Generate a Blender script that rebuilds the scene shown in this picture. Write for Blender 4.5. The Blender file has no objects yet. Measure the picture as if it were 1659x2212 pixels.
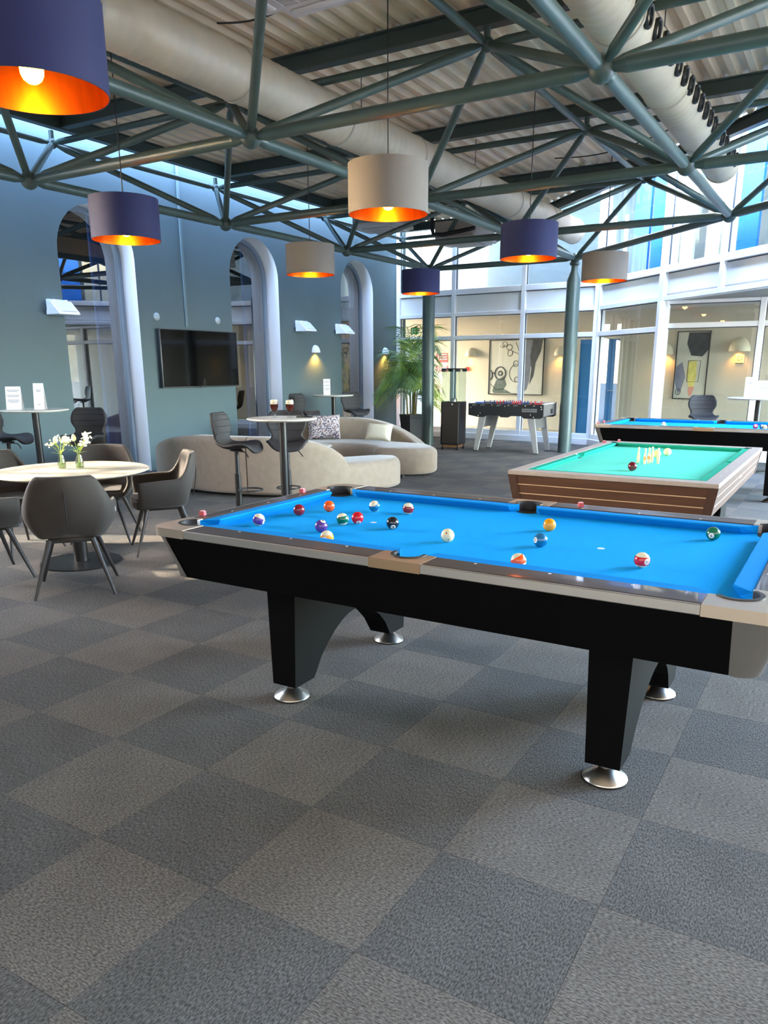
import bpy, bmesh, math, random
from mathutils import Vector, Matrix
random.seed(7)
PI = math.pi
S = bpy.context.scene
COL = S.collection

# ------------------------------------------------------------------ camera
cam = bpy.data.cameras.new('camera'); camo = bpy.data.objects.new('camera', cam); COL.objects.link(camo)
_R = ((0.85901326, 0.51194138, -0.00350053), (0.13152474, -0.22729003, -0.96490439), (-0.49477012, 0.82840526, -0.26257811))
_C = (2.49642843, -2.56620292, 1.52789318)
mw = Matrix.Identity(4)
for i in range(3):
    mw[i][0] = _R[0][i]; mw[i][1] = -_R[1][i]; mw[i][2] = -_R[2][i]; mw[i][3] = _C[i]
camo.matrix_world = mw
cam.sensor_fit = 'HORIZONTAL'; cam.sensor_width = 36.0; cam.lens = 1659.032 * 36.0 / 1659.0
cam.shift_x = -3.448 / 1659.0; cam.shift_y = 136.969 / 1659.0
cam.clip_start = 0.05; cam.clip_end = 200
S.camera = camo

# ------------------------------------------------------------------ world, sun, exposure
w = bpy.data.worlds.new('sky'); S.world = w; w.use_nodes = True
nt = w.node_tree; nt.nodes.clear()
sky = nt.nodes.new('ShaderNodeTexSky'); sky.sky_type = 'NISHITA'
sky.sun_disc = False; sky.sun_elevation = math.radians(27); sky.sun_rotation = math.radians(240)
sky.air_density = 1.0; sky.dust_density = 1.2; sky.ozone_density = 1.0
bg = nt.nodes.new('ShaderNodeBackground'); bg.inputs['Strength'].default_value = 16.0
out = nt.nodes.new('ShaderNodeOutputWorld')
nt.links.new(sky.outputs[0], bg.inputs[0]); nt.links.new(bg.outputs[0], out.inputs[0])
SUN_D = Vector((0.86, 0.46, -0.455)).normalized()
sl = bpy.data.lights.new('sun', 'SUN'); sl.energy = 24.0; sl.angle = math.radians(0.8); sl.color = (1.0, 0.86, 0.66)
so = bpy.data.objects.new('sun', sl); COL.objects.link(so)
so.rotation_euler = SUN_D.to_track_quat('-Z', 'Y').to_euler(); so.location = (-20, -10, 14)
def area(name, loc, target, sx, sy, power, color):
    l = bpy.data.lights.new(name, 'AREA'); l.shape = 'RECTANGLE'; l.size = sx; l.size_y = sy; l.energy = power; l.color = color
    o = bpy.data.objects.new(name, l); COL.objects.link(o); o.location = loc
    o.rotation_euler = (Vector(target) - Vector(loc)).to_track_quat('-Z', 'Y').to_euler()
    return o
# fill areas added before the plain walls behind and right of the camera
area('fill_front', (1.5, -5.0, 2.0), (0, 4, 2.0), 13, 3.6, 330, (1.0, 0.94, 0.87))
area('fill_right', (7.6, 1.5, 2.0), (0, 4, 2.0), 9, 3.6, 330, (1.0, 0.92, 0.82))
S.view_settings.view_transform = 'Standard'; S.view_settings.look = 'None'
S.view_settings.gamma = 1.0; S.view_settings.use_curve_mapping = False
S.view_settings.exposure = -0.35

# daylight of the side room behind the arched windows, coming through the panes from the far left
area('daylight_side', (-9.8, 1.0 + 4.2, 2.3), (-6.6, 8.6, 1.8), 5.5, 3.0, 420, (0.72, 0.86, 1.0))

# ------------------------------------------------------------------ helpers
def lin(c):
    return tuple(((v / 255) / 12.92 if v / 255 <= 0.04045 else ((v / 255 + 0.055) / 1.055) ** 2.4) for v in c)
_M = {}
def mat(name, rgb, rough=0.6, metal=0.0, noise=0.0, scale=30.0, bump=0.0, spec=0.5, stretch=None, coat=0.0, sheen=0.0):
    if name in _M: return _M[name]
    m = bpy.data.materials.new(name); m.use_nodes = True
    n = m.node_tree.nodes; l = m.node_tree.links
    b = n['Principled BSDF']; c = lin(rgb)
    b.inputs['Base Color'].default_value = (*c, 1); b.inputs['Roughness'].default_value = rough
    b.inputs['Metallic'].default_value = metal; b.inputs['Specular IOR Level'].default_value = spec
    b.inputs['Coat Weight'].default_value = coat
    if sheen: b.inputs['Sheen Weight'].default_value = sheen
    if noise or bump:
        tc = n.new('ShaderNodeTexCoord'); mp = n.new('ShaderNodeMapping'); tx = n.new('ShaderNodeTexNoise')
        tx.inputs['Scale'].default_value = scale; tx.inputs['Detail'].default_value = 5
        if stretch: mp.inputs['Scale'].default_value = stretch
        l.new(tc.outputs['Object'], mp.inputs[0]); l.new(mp.outputs[0], tx.inputs['Vector'])
        if noise:
            r = n.new('ShaderNodeValToRGB')
            r.color_ramp.elements[0].position = 0.3; r.color_ramp.elements[1].position = 0.7
            r.color_ramp.elements[0].color = (*[max(0, v * (1 - noise)) for v in c], 1)
            r.color_ramp.elements[1].color = (*[min(1, v * (1 + noise)) for v in c], 1)
            l.new(tx.outputs['Fac'], r.inputs[0]); l.new(r.outputs[0], b.inputs['Base Color'])
        if bump:
            bp = n.new('ShaderNodeBump'); bp.inputs['Strength'].default_value = bump; bp.inputs['Distance'].default_value = 0.01
            l.new(tx.outputs['Fac'], bp.inputs['Height']); l.new(bp.outputs[0], b.inputs['Normal'])
    _M[name] = m; return m
def emat(name, rgb, strength):
    if name in _M: return _M[name]
    m = bpy.data.materials.new(name); m.use_nodes = True; n = m.node_tree.nodes; n.clear()
    e = n.new('ShaderNodeEmission'); e.inputs[0].default_value = (*lin(rgb), 1); e.inputs[1].default_value = strength
    o = n.new('ShaderNodeOutputMaterial'); m.node_tree.links.new(e.outputs[0], o.inputs[0]); _M[name] = m; return m
def glass(name, tint=(255, 255, 255), ior=1.5, mul=1.0, rough=0.0):
    if name in _M: return _M[name]
    m = bpy.data.materials.new(name); m.use_nodes = True; n = m.node_tree.nodes; l = m.node_tree.links; n.clear()
    t = n.new('ShaderNodeBsdfTransparent'); t.inputs[0].default_value = (*lin(tint), 1)
    g = n.new('ShaderNodeBsdfGlossy'); g.inputs['Roughness'].default_value = rough
    f = n.new('ShaderNodeFresnel'); f.inputs[0].default_value = ior
    mm = n.new('ShaderNodeMath'); mm.operation = 'MULTIPLY'; mm.inputs[1].default_value = mul; mm.use_clamp = True
    x = n.new('ShaderNodeMixShader'); o = n.new('ShaderNodeOutputMaterial')
    ge = n.new('ShaderNodeNewGeometry'); iv = n.new('ShaderNodeMath'); iv.operation = 'SUBTRACT'; iv.inputs[0].default_value = 1.0
    l.new(ge.outputs['Backfacing'], iv.inputs[1]); m2 = n.new('ShaderNodeMath'); m2.operation = 'MULTIPLY'   # only the outer face of a pane reflects
    l.new(f.outputs[0], mm.inputs[0]); l.new(mm.outputs[0], m2.inputs[0]); l.new(iv.outputs[0], m2.inputs[1]); l.new(m2.outputs[0], x.inputs[0]); l.new(t.outputs[0], x.inputs[1]); l.new(g.outputs[0], x.inputs[2])
    l.new(x.outputs[0], o.inputs[0]); _M[name] = m; return m

def tag(o, label=None, cat=None, group=None, kind=None):
    if label: o['label'] = label
    if cat: o['category'] = cat
    if group: o['group'] = group
    if kind: o['kind'] = kind
    return o
def empty(name, loc=(0, 0, 0), rz=0.0, label=None, cat=None, group=None):
    o = bpy.data.objects.new(name, None); COL.objects.link(o); o.location = loc; o.rotation_euler = (0, 0, rz); o.empty_display_size = 0.1
    return tag(o, label, cat, group)
def mesh(name, bm, m, parent=None, smooth=None, loc=None, rot=None, kind=None):
    bmesh.ops.recalc_face_normals(bm, faces=bm.faces)
    me = bpy.data.meshes.new(name); bm.to_mesh(me); bm.free()
    for k in (m if isinstance(m, (list, tuple)) else [m]): me.materials.append(k)
    if smooth is not None:
        me.polygons.foreach_set('use_smooth', [True] * len(me.polygons))
        me.set_sharp_from_angle(angle=math.radians(smooth))
    o = bpy.data.objects.new(name, me); COL.objects.link(o)
    if parent: o.parent = parent
    if loc: o.location = loc
    if rot: o.rotation_euler = rot
    if kind: o['kind'] = kind
    return o
def B(): return bmesh.new()
def box(bm, x0, x1, y0, y1, z0, z1, bev=0.0, seg=2, M=None, mi=0):
    vs = [bm.verts.new((x, y, z)) for z in (z0, z1) for y in (y0, y1) for x in (x0, x1)]
    fs = [bm.faces.new([vs[i] for i in q]) for q in ((0, 2, 3, 1), (4, 5, 7, 6), (0, 1, 5, 4), (2, 6, 7, 3), (0, 4, 6, 2), (1, 3, 7, 5))]
    for f in fs: f.material_index = mi
    if bev:
        es = list({e for f in fs for e in f.edges})
        r = bmesh.ops.bevel(bm, geom=es, offset=bev, segments=seg, affect='EDGES', profile=0.5)
        vs = list({v for f in r['faces'] for v in f.verts} | {v for v in vs if v.is_valid})
        for f in r['faces']: f.material_index = mi
    if M: bmesh.ops.transform(bm, matrix=M, verts=[v for v in vs if v.is_valid])
    return vs
def prism(bm, pts, a, b, axis='z', mi=0):
    def P(p, h):
        if axis == 'z': return (p[0], p[1], h)
        if axis == 'y': return (p[0], h, p[1])
        return (h, p[0], p[1])
    A = [bm.verts.new(P(p, a)) for p in pts]; Bv = [bm.verts.new(P(p, b)) for p in pts]; n = len(pts)
    fs = [bm.faces.new(A), bm.faces.new(Bv[::-1])]
    for i in range(n): fs.append(bm.faces.new([A[i], Bv[i], Bv[(i + 1) % n], A[(i + 1) % n]]))
    for f in fs: f.material_index = mi
    return A + Bv
def frame_of(d):
    d = Vector(d).normalized(); u = d.cross(Vector((0, 0, 1)))
    if u.length < 1e-4: u = Vector((1, 0, 0))
    u.normalize(); return d, u, u.cross(d)
def tube(bm, p0, p1, r0, r1=None, seg=10, caps=True, mi=0):
    r1 = r0 if r1 is None else r1; p0 = Vector(p0); p1 = Vector(p1); d, u, v = frame_of(p1 - p0); R = []
    for p, r in ((p0, r0), (p1, r1)):
        R.append([bm.verts.new(p + (u * math.cos(2 * PI * i / seg) + v * math.sin(2 * PI * i / seg)) * r) for i in range(seg)])
    for i in range(seg):
        f = bm.faces.new([R[0][i], R[0][(i + 1) % seg], R[1][(i + 1) % seg], R[1][i]]); f.material_index = mi
    if caps: bm.faces.new(R[0][::-1]).material_index = mi; bm.faces.new(R[1]).material_index = mi
def polytube(bm, pts, r, seg=8, closed=False, caps=True):
    pts = [Vector(p) for p in pts]; n = len(pts); R = []
    rr = r if isinstance(r, (list, tuple)) else [r] * n
    pu = None
    for i, p in enumerate(pts):
        a = pts[(i - 1) % n] if (closed or i > 0) else p; b = pts[(i + 1) % n] if (closed or i < n - 1) else p
        d = (b - a).normalized()
        if pu is None: _, u, v = frame_of(d)
        else: u = (pu - d * pu.dot(d)).normalized(); v = u.cross(d)
        pu = u
        R.append([bm.verts.new(p + (u * math.cos(2 * PI * k / seg) + v * math.sin(2 * PI * k / seg)) * rr[i]) for k in range(seg)])
    for i in range(n if closed else n - 1):
        for k in range(seg):
            bm.faces.new([R[i][k], R[i][(k + 1) % seg], R[(i + 1) % n][(k + 1) % seg], R[(i + 1) % n][k]])
    if not closed and caps: bm.faces.new(R[0][::-1]); bm.faces.new(R[-1])
def lathe(bm, prof, seg=32, cx=0, cy=0, mi=0, closed=False):
    R = []
    for r, z in prof:
        if r < 1e-6: R.append([bm.verts.new((cx, cy, z))])
        else: R.append([bm.verts.new((cx + r * math.cos(2 * PI * i / seg), cy + r * math.sin(2 * PI * i / seg), z)) for i in range(seg)])
    pairs = list(zip(R[:-1], R[1:])) + ([(R[-1], R[0])] if closed else [])
    for a, b in pairs:
        if len(a) == 1 and len(b) == 1: continue
        for i in range(seg):
            j = (i + 1) % seg
            if len(a) == 1: f = bm.faces.new([a[0], b[j], b[i]])
            elif len(b) == 1: f = bm.faces.new([a[i], a[j], b[0]])
            else: f = bm.faces.new([a[i], a[j], b[j], b[i]])
            f.material_index = mi
def grid(bm, pts, mi=0, wrapu=False):
    V = [[bm.verts.new(p) for p in row] for row in pts]
    nu = len(V)
    for i in range(nu if wrapu else nu - 1):
        for j in range(len(V[0]) - 1):
            f = bm.faces.new([V[i][j], V[(i + 1) % nu][j], V[(i + 1) % nu][j + 1], V[i][j + 1]]); f.material_index = mi
    return V
def ball_mesh(bm, c, r, seg=14, rings=8):
    lathe(bm, [(0, c[2] - r)] + [(r * math.sin(PI * k / rings), c[2] - r * math.cos(PI * k / rings)) for k in range(1, rings)] + [(0, c[2] + r)], seg, c[0], c[1])
def text(name, s, size, m, parent, loc, rot, ext=0.0008, align='CENTER'):
    cu = bpy.data.curves.new(name, 'FONT'); cu.body = s; cu.size = size; cu.align_x = align; cu.align_y = 'CENTER'; cu.extrude = ext; cu.resolution_u = 3
    t = bpy.data.objects.new(name, cu); COL.objects.link(t)
    dg = bpy.context.evaluated_depsgraph_get(); me = bpy.data.meshes.new_from_object(t.evaluated_get(dg))
    bpy.data.objects.remove(t); me.materials.clear(); me.materials.append(m)
    o = bpy.data.objects.new(name, me); COL.objects.link(o); o.parent = parent; o.location = loc; o.rotation_euler = rot
    return o
def kids(o): return [c for c in bpy.data.objects if c.parent == o]
def copy_tree(o, loc=None, rz=None, label=None, group=None, parent=None):
    c = o.copy(); COL.objects.link(c)
    if parent: c.parent = parent
    if loc is not None: c.location = loc
    if rz is not None: c.rotation_euler = (0, 0, rz)
    if label: c['label'] = label
    if group: c['group'] = group
    for k in kids(o): copy_tree(k, parent=c)
    return c

# ------------------------------------------------------------------ materials
green_steel = mat('green_steel', (66, 84, 80), 0.38, noise=0.10, scale=6)
node_steel = mat('node_steel', (58, 74, 71), 0.42)
deck_m = mat('deck_metal', (226, 206, 176), 0.45, 0.1, noise=0.16, scale=3, stretch=(3, 0.4, 1))
duct_m = mat('duct_metal', (206, 192, 168), 0.5, 0.1, noise=0.06, scale=4)
wall_paint = mat('wall_paint', (76, 94, 99), 0.75, noise=0.03, scale=2)
white_paint = mat('white_paint', (238, 238, 238), 0.45)
facade_white = mat('facade_white', (242, 242, 243), 0.4)
spandrel_m = mat('spandrel_white', (246, 246, 246), 0.35)
beige_wall = mat('beige_wall', (184, 174, 154), 0.8, noise=0.02, scale=2)
window_glass = glass('window_glass', (225, 232, 238), 1.7, 4.5)
facade_glass = glass('facade_glass', (240, 242, 242), 1.5, 1.3)
black_metal = mat('black_metal', (24, 24, 25), 0.42)
black_plastic = mat('black_plastic', (18, 18, 19), 0.5)
chrome = mat('brushed_steel', (205, 200, 192), 0.28, 1.0)
gold_lining = mat('gold_lining', (222, 122, 34), 0.30, 0.95, noise=0.15, scale=25, stretch=(1, 1, 0.15))
bulb_m = emat('bulb_glow', (255, 170, 50), 40.0)

# ------------------------------------------------------------------ floor: outside ground, base slab, carpet tiles
T = 0.5185; TX0 = -0.025; TY0 = -0.60
b = B(); box(b, -60, 60, -60, 60, -0.30, -0.06)
tag(mesh('ground', b, mat('pale_paving', (190, 182, 170), 0.9, noise=0.05, scale=0.5)), kind='structure')  # unseen ground added, pale to bounce sun up under the roof
b = B(); box(b, -6.9, 9.0, -5.4, 13.3, -0.055, -0.004)
floor = tag(mesh('floor', b, mat('floor_backing', (45, 45, 46), 0.9)), kind='structure')
def carpet_mat(name, c, stretch, dark):
    m = bpy.data.materials.new(name); m.use_nodes = True; n = m.node_tree.nodes; l = m.node_tree.links; p = n['Principled BSDF']
    p.inputs['Roughness'].default_value = 0.95; p.inputs['Specular IOR Level'].default_value = 0.15
    tc = n.new('ShaderNodeTexCoord'); oi = n.new('ShaderNodeObjectInfo'); ad = n.new('ShaderNodeVectorMath'); ad.operation = 'ADD'
    sc = n.new('ShaderNodeVectorMath'); sc.operation = 'SCALE'; sc.inputs['Scale'].default_value = 13.0
    l.new(oi.outputs['Location'], sc.inputs[0]); l.new(tc.outputs['Object'], ad.inputs[0]); l.new(sc.outputs[0], ad.inputs[1])
    mp = n.new('ShaderNodeMapping'); mp.inputs['Scale'].default_value = stretch; l.new(ad.outputs[0], mp.inputs[0])
    t1 = n.new('ShaderNodeTexNoise'); t1.inputs['Scale'].default_value = 200; t1.inputs['Detail'].default_value = 3; l.new(mp.outputs[0], t1.inputs['Vector'])
    t2 = n.new('ShaderNodeTexNoise'); t2.inputs['Scale'].default_value = 4; t2.inputs['Detail'].default_value = 2; l.new(ad.outputs[0], t2.inputs['Vector'])
    r = n.new('ShaderNodeValToRGB'); c = lin(c); d = lin(dark)
    r.color_ramp.elements[0].position = 0.36; r.color_ramp.elements[0].color = (*d, 1)
    r.color_ramp.elements[1].position = 0.66; r.color_ramp.elements[1].color = (*c, 1)
    l.new(t1.outputs['Fac'], r.inputs[0])
    mx = n.new('ShaderNodeMix'); mx.data_type = 'RGBA'; mx.blend_type = 'MULTIPLY'; mx.inputs['Factor'].default_value = 0.35
    l.new(r.outputs[0], mx.inputs['A']); l.new(t2.outputs['Fac'], mx.inputs['B']); l.new(mx.outputs['Result'], p.inputs['Base Color'])
    bp = n.new('ShaderNodeBump'); bp.inputs['Strength'].default_value = 0.6; bp.inputs['Distance'].default_value = 0.004
    l.new(t1.outputs['Fac'], bp.inputs['Height']); l.new(bp.outputs[0], p.inputs['Normal'])
    return m
carp = (carpet_mat('carpet_dark', (121, 119, 116), (1.0, 0.42, 1), (72, 71, 69)), carpet_mat('carpet_light', (137, 131, 124), (0.42, 1.0, 1), (84, 80, 76)))
tile_me = []
for k in range(2):
    b = B(); box(b, -T / 2 + .0006, T / 2 - .0006, -T / 2 + .0006, T / 2 - .0006, -0.005, 0.0)
    o = mesh('carpet_tile', b, carp[k], floor); tile_me.append(o.data); bpy.data.objects.remove(o)
from bpy_extras.object_utils import world_to_camera_view
bpy.context.view_layer.update()
cand = []; rest = [B(), B()]
for i in range(-13, 18):
    for j in range(-11, 27):
        x = TX0 + (i + .5) * T; y = TY0 + (j + .5) * T
        if x < -6.45 or y > 13.0 or y < -5.2 or x > 8.0: continue
        if x + y > 10.9 and y < 12.9 and x > -1.8 and y > 11.4: continue
        k = 1 if (i + j) % 2 else 0
        q = world_to_camera_view(S, camo, Vector((x, y, 0)))
        vis = q.z > 0.5 and -0.08 < q.x < 1.08 and -0.12 < q.y < 0.62
        cand.append((0 if vis else 1, (Vector((x, y, 0)) - Vector(_C)).length, x, y, k))
cand.sort()
for n_, (v, d, x, y, k) in enumerate(cand):
    if n_ < 300 and v == 0:
        o = bpy.data.objects.new('carpet_tile', tile_me[k]); COL.objects.link(o); o.parent = floor; o.location = (x, y, 0)
    else:
        box(rest[k], x - T / 2 + .0006, x + T / 2 - .0006, y - T / 2 + .0006, y + T / 2 - .0006, -0.005, 0.0)
for k in range(2):
    mesh('far_carpet_tiles', rest[k], carp[k], floor, kind='stuff')

# ------------------------------------------------------------------ left wall with arched windows
XW = -6.6; WT = 7.0; DEPTH = 0.30
ARCH = [(4.43, 5.70), (7.70, 8.97), (10.95, 12.18)]; ZS = 3.0
bw = B()
def wquad(b, y0, y1, z0, z1, z0b=None):
    z0b = z0 if z0b is None else z0b
    vs = [b.verts.new((XW, y0, z0)), b.verts.new((XW, y1, z0b)), b.verts.new((XW, y1, z1)), b.verts.new((XW, y0, z1))]
    b.faces.new(vs)
def arch_z(y, a):
    c = (a[0] + a[1]) / 2; r = (a[1] - a[0]) / 2
    return ZS + math.sqrt(max(0, r * r - (y - c) ** 2))
def arch_pts(a, n=18, off=0.0):
    c = (a[0] + a[1]) / 2; r = (a[1] - a[0]) / 2 - off
    return [(c - r, 0.0)] + [(c - r * math.cos(PI * k / n), ZS + r * math.sin(PI * k / n)) for k in range(n + 1)] + [(c + r, 0.0)]
# openings added in the unseen wall stretch, shaped to beam sun onto the round table
HOLES = [(-1.45, 0.46, 2.42, 3.45), (0.10, 0.46, 1.20, 2.42)]
yy = sorted({-14.0, 13.6} | {v for a in ARCH for v in a} | {v for h in HOLES for v in h[:2]})
for y0, y1 in zip(yy[:-1], yy[1:]):
    ym = (y0 + y1) / 2
    if any(a[0] < ym < a[1] for a in ARCH):
        a = [a for a in ARCH if a[0] < ym < a[1]][0]; P = arch_pts(a)[1:-1]
        for p, q in zip(P[:-1], P[1:]): wquad(bw, p[0], q[0], p[1], WT, q[1])
        continue
    zz = sorted({0.0, WT} | {v for h in HOLES if h[0] < ym < h[1] for v in h[2:]})
    for z0, z1 in zip(zz[:-1], zz[1:]):
        zm = (z0 + z1) / 2
        if any(h[0] < ym < h[1] and h[2] < zm < h[3] for h in HOLES): continue
        wquad(bw, y0, y1, z0, z1)
for f_ in range(3):          # bars added across the upper opening to cast shadow stripes
    z_ = 2.42 + 1.03 * (f_ + .6) / 3; box(bw, XW - .08, XW - .04, -1.45, 0.46, z_ - .035, z_ + .035)
for f_ in range(3):
    y_ = -1.45 + 1.91 * (f_ + 1) / 4; box(bw, XW - .08, XW - .04, y_ - .04, y_ + .04, 2.42, 3.45)
wall_left = tag(mesh('wall_left', bw, wall_paint), kind='structure')
b = B(); box(b, XW, XW + 0.028, 6.615, 6.66, 2.13, 5.6, 0.008)
tag(mesh('trim_2', b, mat('conduit_paint', (90, 110, 116), 0.5)), kind='structure')
b = B()
box(b, XW, XW + 0.012, -13.9, 4.43, 0, 0.09)
tag(mesh('baseboard_left', b, mat('base_paint', (84, 102, 102), 0.6)), kind='structure')
curtain_m = mat('curtain_blue', (44, 74, 128), 0.8, noise=0.12, scale=12)
sheer_m = mat('curtain_sheer', (178, 190, 198), 0.8)
for wi, a in enumerate(ARCH):
    W_ = empty('window_%d' % (wi + 1), (0, 0, 0)); tag(W_, kind='structure')
    P = arch_pts(a); b = B()
    grid(b, [[(XW, p[0], p[1]), (XW - DEPTH, p[0], p[1])] for p in P])
    # thin white lip proud of the wall
    mesh('window_reveal', b, white_paint, W_, 40)
    b = B(); Pi = arch_pts(a, off=0.055); Po = arch_pts(a, off=0.0)
    X0, X1 = XW - DEPTH - 0.05, XW - DEPTH + 0.03
    rows = [[(X1, o[0], o[1]), (X1, i_[0], max(i_[1], 0)), (X0, i_[0], max(i_[1], 0)), (X0, o[0], o[1])] for o, i_ in zip(Po, Pi)]
    grid(b, rows); box(b, X0, X1, a[0], a[1], 0, 0.07)
    mesh('window_frame', b, mat('window_frame_grey', (120, 134, 150), 0.45), W_, 40)
    b = B(); prism(b, arch_pts(a, off=0.03), XW - DEPTH - 0.012, XW - DEPTH - 0.006, 'x')
    mesh('window_pane', b, window_glass, W_)
    c0 = (a[0] + a[1]) / 2
    for sgn, (ya, yb) in ((0, (a[0] - .25, a[0] + .17)), (1, (a[1] - .27, a[1] + .25))):
        b = B(); n = 36
        grid(b, [[(XW - .62 + .045 * math.sin(k * 1.35) + .015 * math.sin(k * 3.1 + sgn), ya + (yb - ya) * k / n, z) for z in (0.03, 2.0, 3.68)] for k in range(n + 1)])
        mesh('curtain', b, curtain_m, W_, 60)
    if wi == 2:
        b = B(); n = 40
        grid(b, [[(XW - .5 + .02 * math.sin(k * 1.6), a[0] + (a[1] - a[0]) * k / n, z) for z in (2.75, 3.7)] for k in range(n + 1)])
        mesh('curtain_pelmet', b, sheer_m, W_, 60)
# dim room behind the arched windows
b = B(); box(b, -10.0, XW - 0.9 - 0.3, 3.2, 13.1, -0.05, 0.0)
tag(mesh('floor_side_room', b, mat('side_floor', (40, 38, 36), 0.7)), kind='structure')
b = B(); box(b, -10.1, -10.0, 3.2, 13.1, 0, 4.2); box(b, -10.1, XW - .02, 3.1, 3.2, 0, 4.2); box(b, -10.1, XW - .02, 13.1, 13.2, 0, 4.2); box(b, -10.1, XW - .02, 3.1, 13.2, 4.2, 4.3)
box(b, -7.9, XW - .35, 3.2, 13.1, -0.05, -0.002)
tag(mesh('wall_side_room', b, mat('side_room_wall', (58, 54, 48), 0.8)), kind='structure')

# plain walls closing the room out of the picture, behind and to the right of the camera
b = B(); box(b, -6.6, 8.4, -5.5, -5.4, 0, 4.5); tag(mesh('wall_front', b, mat('room_white', (212, 208, 200), .8)), kind='structure')
b = B(); box(b, 8.2, 8.3, -5.4, 6.0, 0, 4.5); tag(mesh('wall_side', b, mat('room_white', (212, 208, 200), .8)), kind='structure')

# ------------------------------------------------------------------ glazed fronts
def seg_frame(p0, p1):
    p0 = Vector((*p0, 0)); p1 = Vector((*p1, 0)); d = (p1 - p0); L = d.length; d.normalize()
    n = Vector((d.y, -d.x, 0))                     # towards the room
    Mx = Matrix(((d.x, -n.x, 0, p0.x), (d.y, -n.y, 0, p0.y), (0, 0, 1, 0), (0, 0, 0, 1)))
    return Mx, L                                    # local x along, local -y towards the room
def curtain_wall(name, p0, p1, mull, rows, parts, top, base=0.0):
    """mull: distances of mullions; rows: list of rail (z0,z1); parts: list of (z0,z1,kind)"""
    Mx, L = seg_frame(p0, p1)
    W_ = empty(name); W_.matrix_world = Mx; tag(W_, kind='structure')
    for s in mull:
        b = B(); box(b, s - .045, s + .045, -0.05, 0.09, base, top, 0.006, 1); mesh('mullion', b, facade_white, W_, 30)
    for (z0, z1) in rows:
        for s0, s1 in zip(mull[:-1], mull[1:]):
            b = B(); box(b, s0 + .045, s1 - .045, -0.045, 0.08, z0, z1, 0.006, 1); mesh('rail', b, facade_white, W_, 30)
    for (z0, z1, kind) in parts:
        for s0, s1 in zip(mull[:-1], mull[1:]):
            b = B()
            if kind == 'glass':
                box(b, s0 + .04, s1 - .04, 0.02, 0.026, z0, z1); mesh('glass_pane', b, facade_glass, W_)
                b = B()
                for q in ((s0 + .045, s0 + .058, z0, z1), (s1 - .058, s1 - .045, z0, z1), (s0 + .045, s1 - .045, z1 - .012, z1)):
                    box(b, q[0], q[1], 0.0, 0.02, q[2], q[3])
                mesh('gasket', b, mat('gasket_grey', (62, 66, 70), 0.7), W_)
            else:
                box(b, s0 + .045, s1 - .045, 0.02, 0.06, z0, z1); mesh('spandrel_panel', b, spandrel_m, W_)
                b = B(); box(b, s0 + .045, s1 - .045, 0.012, 0.02, z1 - .014, z1)
                mesh('gasket', b, mat('gasket_grey', (62, 66, 70), 0.7), W_)
    return W_, Mx, L
rowsL = [(0.0, 0.10), (0.13, 0.22), (2.068, 2.155), (2.55, 2.625), (2.985, 3.095), (5.35, 5.5)]
partsL = [(0.22, 2.068, 'glass'), (2.155, 2.55, 'glass'), (2.625, 2.985, 'panel'), (3.095, 5.35, 'glass'), (5.5, 7.2, 'panel')]
F1, M1, L1 = curtain_wall('wall_back', (-6.6, 13.2), (-1.92, 12.8), [0.06, 1.49, 3.12, 4.66], rowsL, partsL, 7.2)
b = B(); box(b, 0.0, 4.70, -.10, 0.1, 0, 0.13, 0.01, 1); mesh('kerb', b, facade_white, F1)
rowsU = rowsL[3:]; partsU = partsL[2:]
F2, M2, L2 = curtain_wall('wall_right', (-1.92, 12.8), (-0.45, 11.33), [0.05, 2.05], rowsL, partsL, 7.2)
b = B(); box(b, 0.0, 2.1, -.10, 0.1, 0, 0.13, 0.01, 1); mesh('kerb', b, facade_white, F2)
F3, M3, L3 = curtain_wall('wall_right_upper', (-0.45, 11.33), (5.4, 5.48), [0.04, 1.49, 2.98, 4.47, 5.96, 7.45], rowsU, partsU, 7.2, 2.55)
b = B(); box(b, 0, 8.2, 0.0, 0.10, 2.546, 2.56); mesh('soffit_edge', b, facade_white, F3)
F4, M4, L4 = curtain_wall('wall_right_lower', (-0.45, 11.33), (6.0, 11.33), [0.06, 1.535, 3.1, 4.65, 6.2], [(0.0, 0.2), (2.12, 2.20), (2.50, 2.55)], [(0.2, 2.12, 'glass'), (2.2, 2.5, 'glass')], 2.55)
b = B(); prism(b, [(-0.45, 11.35), (6.0, 11.35), (6.0, 4.88), (5.4, 5.48)], 2.56, 2.66, 'z')
tag(mesh('ceiling_soffit', b, mat('soffit_grey', (150, 146, 138), 0.8)), kind='structure')
b = B(); box(b, -0.47, -0.33, 11.22, 11.42, 0, 2.55, 0.008, 1); mesh('corner_post', b, facade_white, None); bpy.data.objects['corner_post'].name = 'trim_1'; tag(bpy.data.objects['trim_1'], kind='structure')
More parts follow.
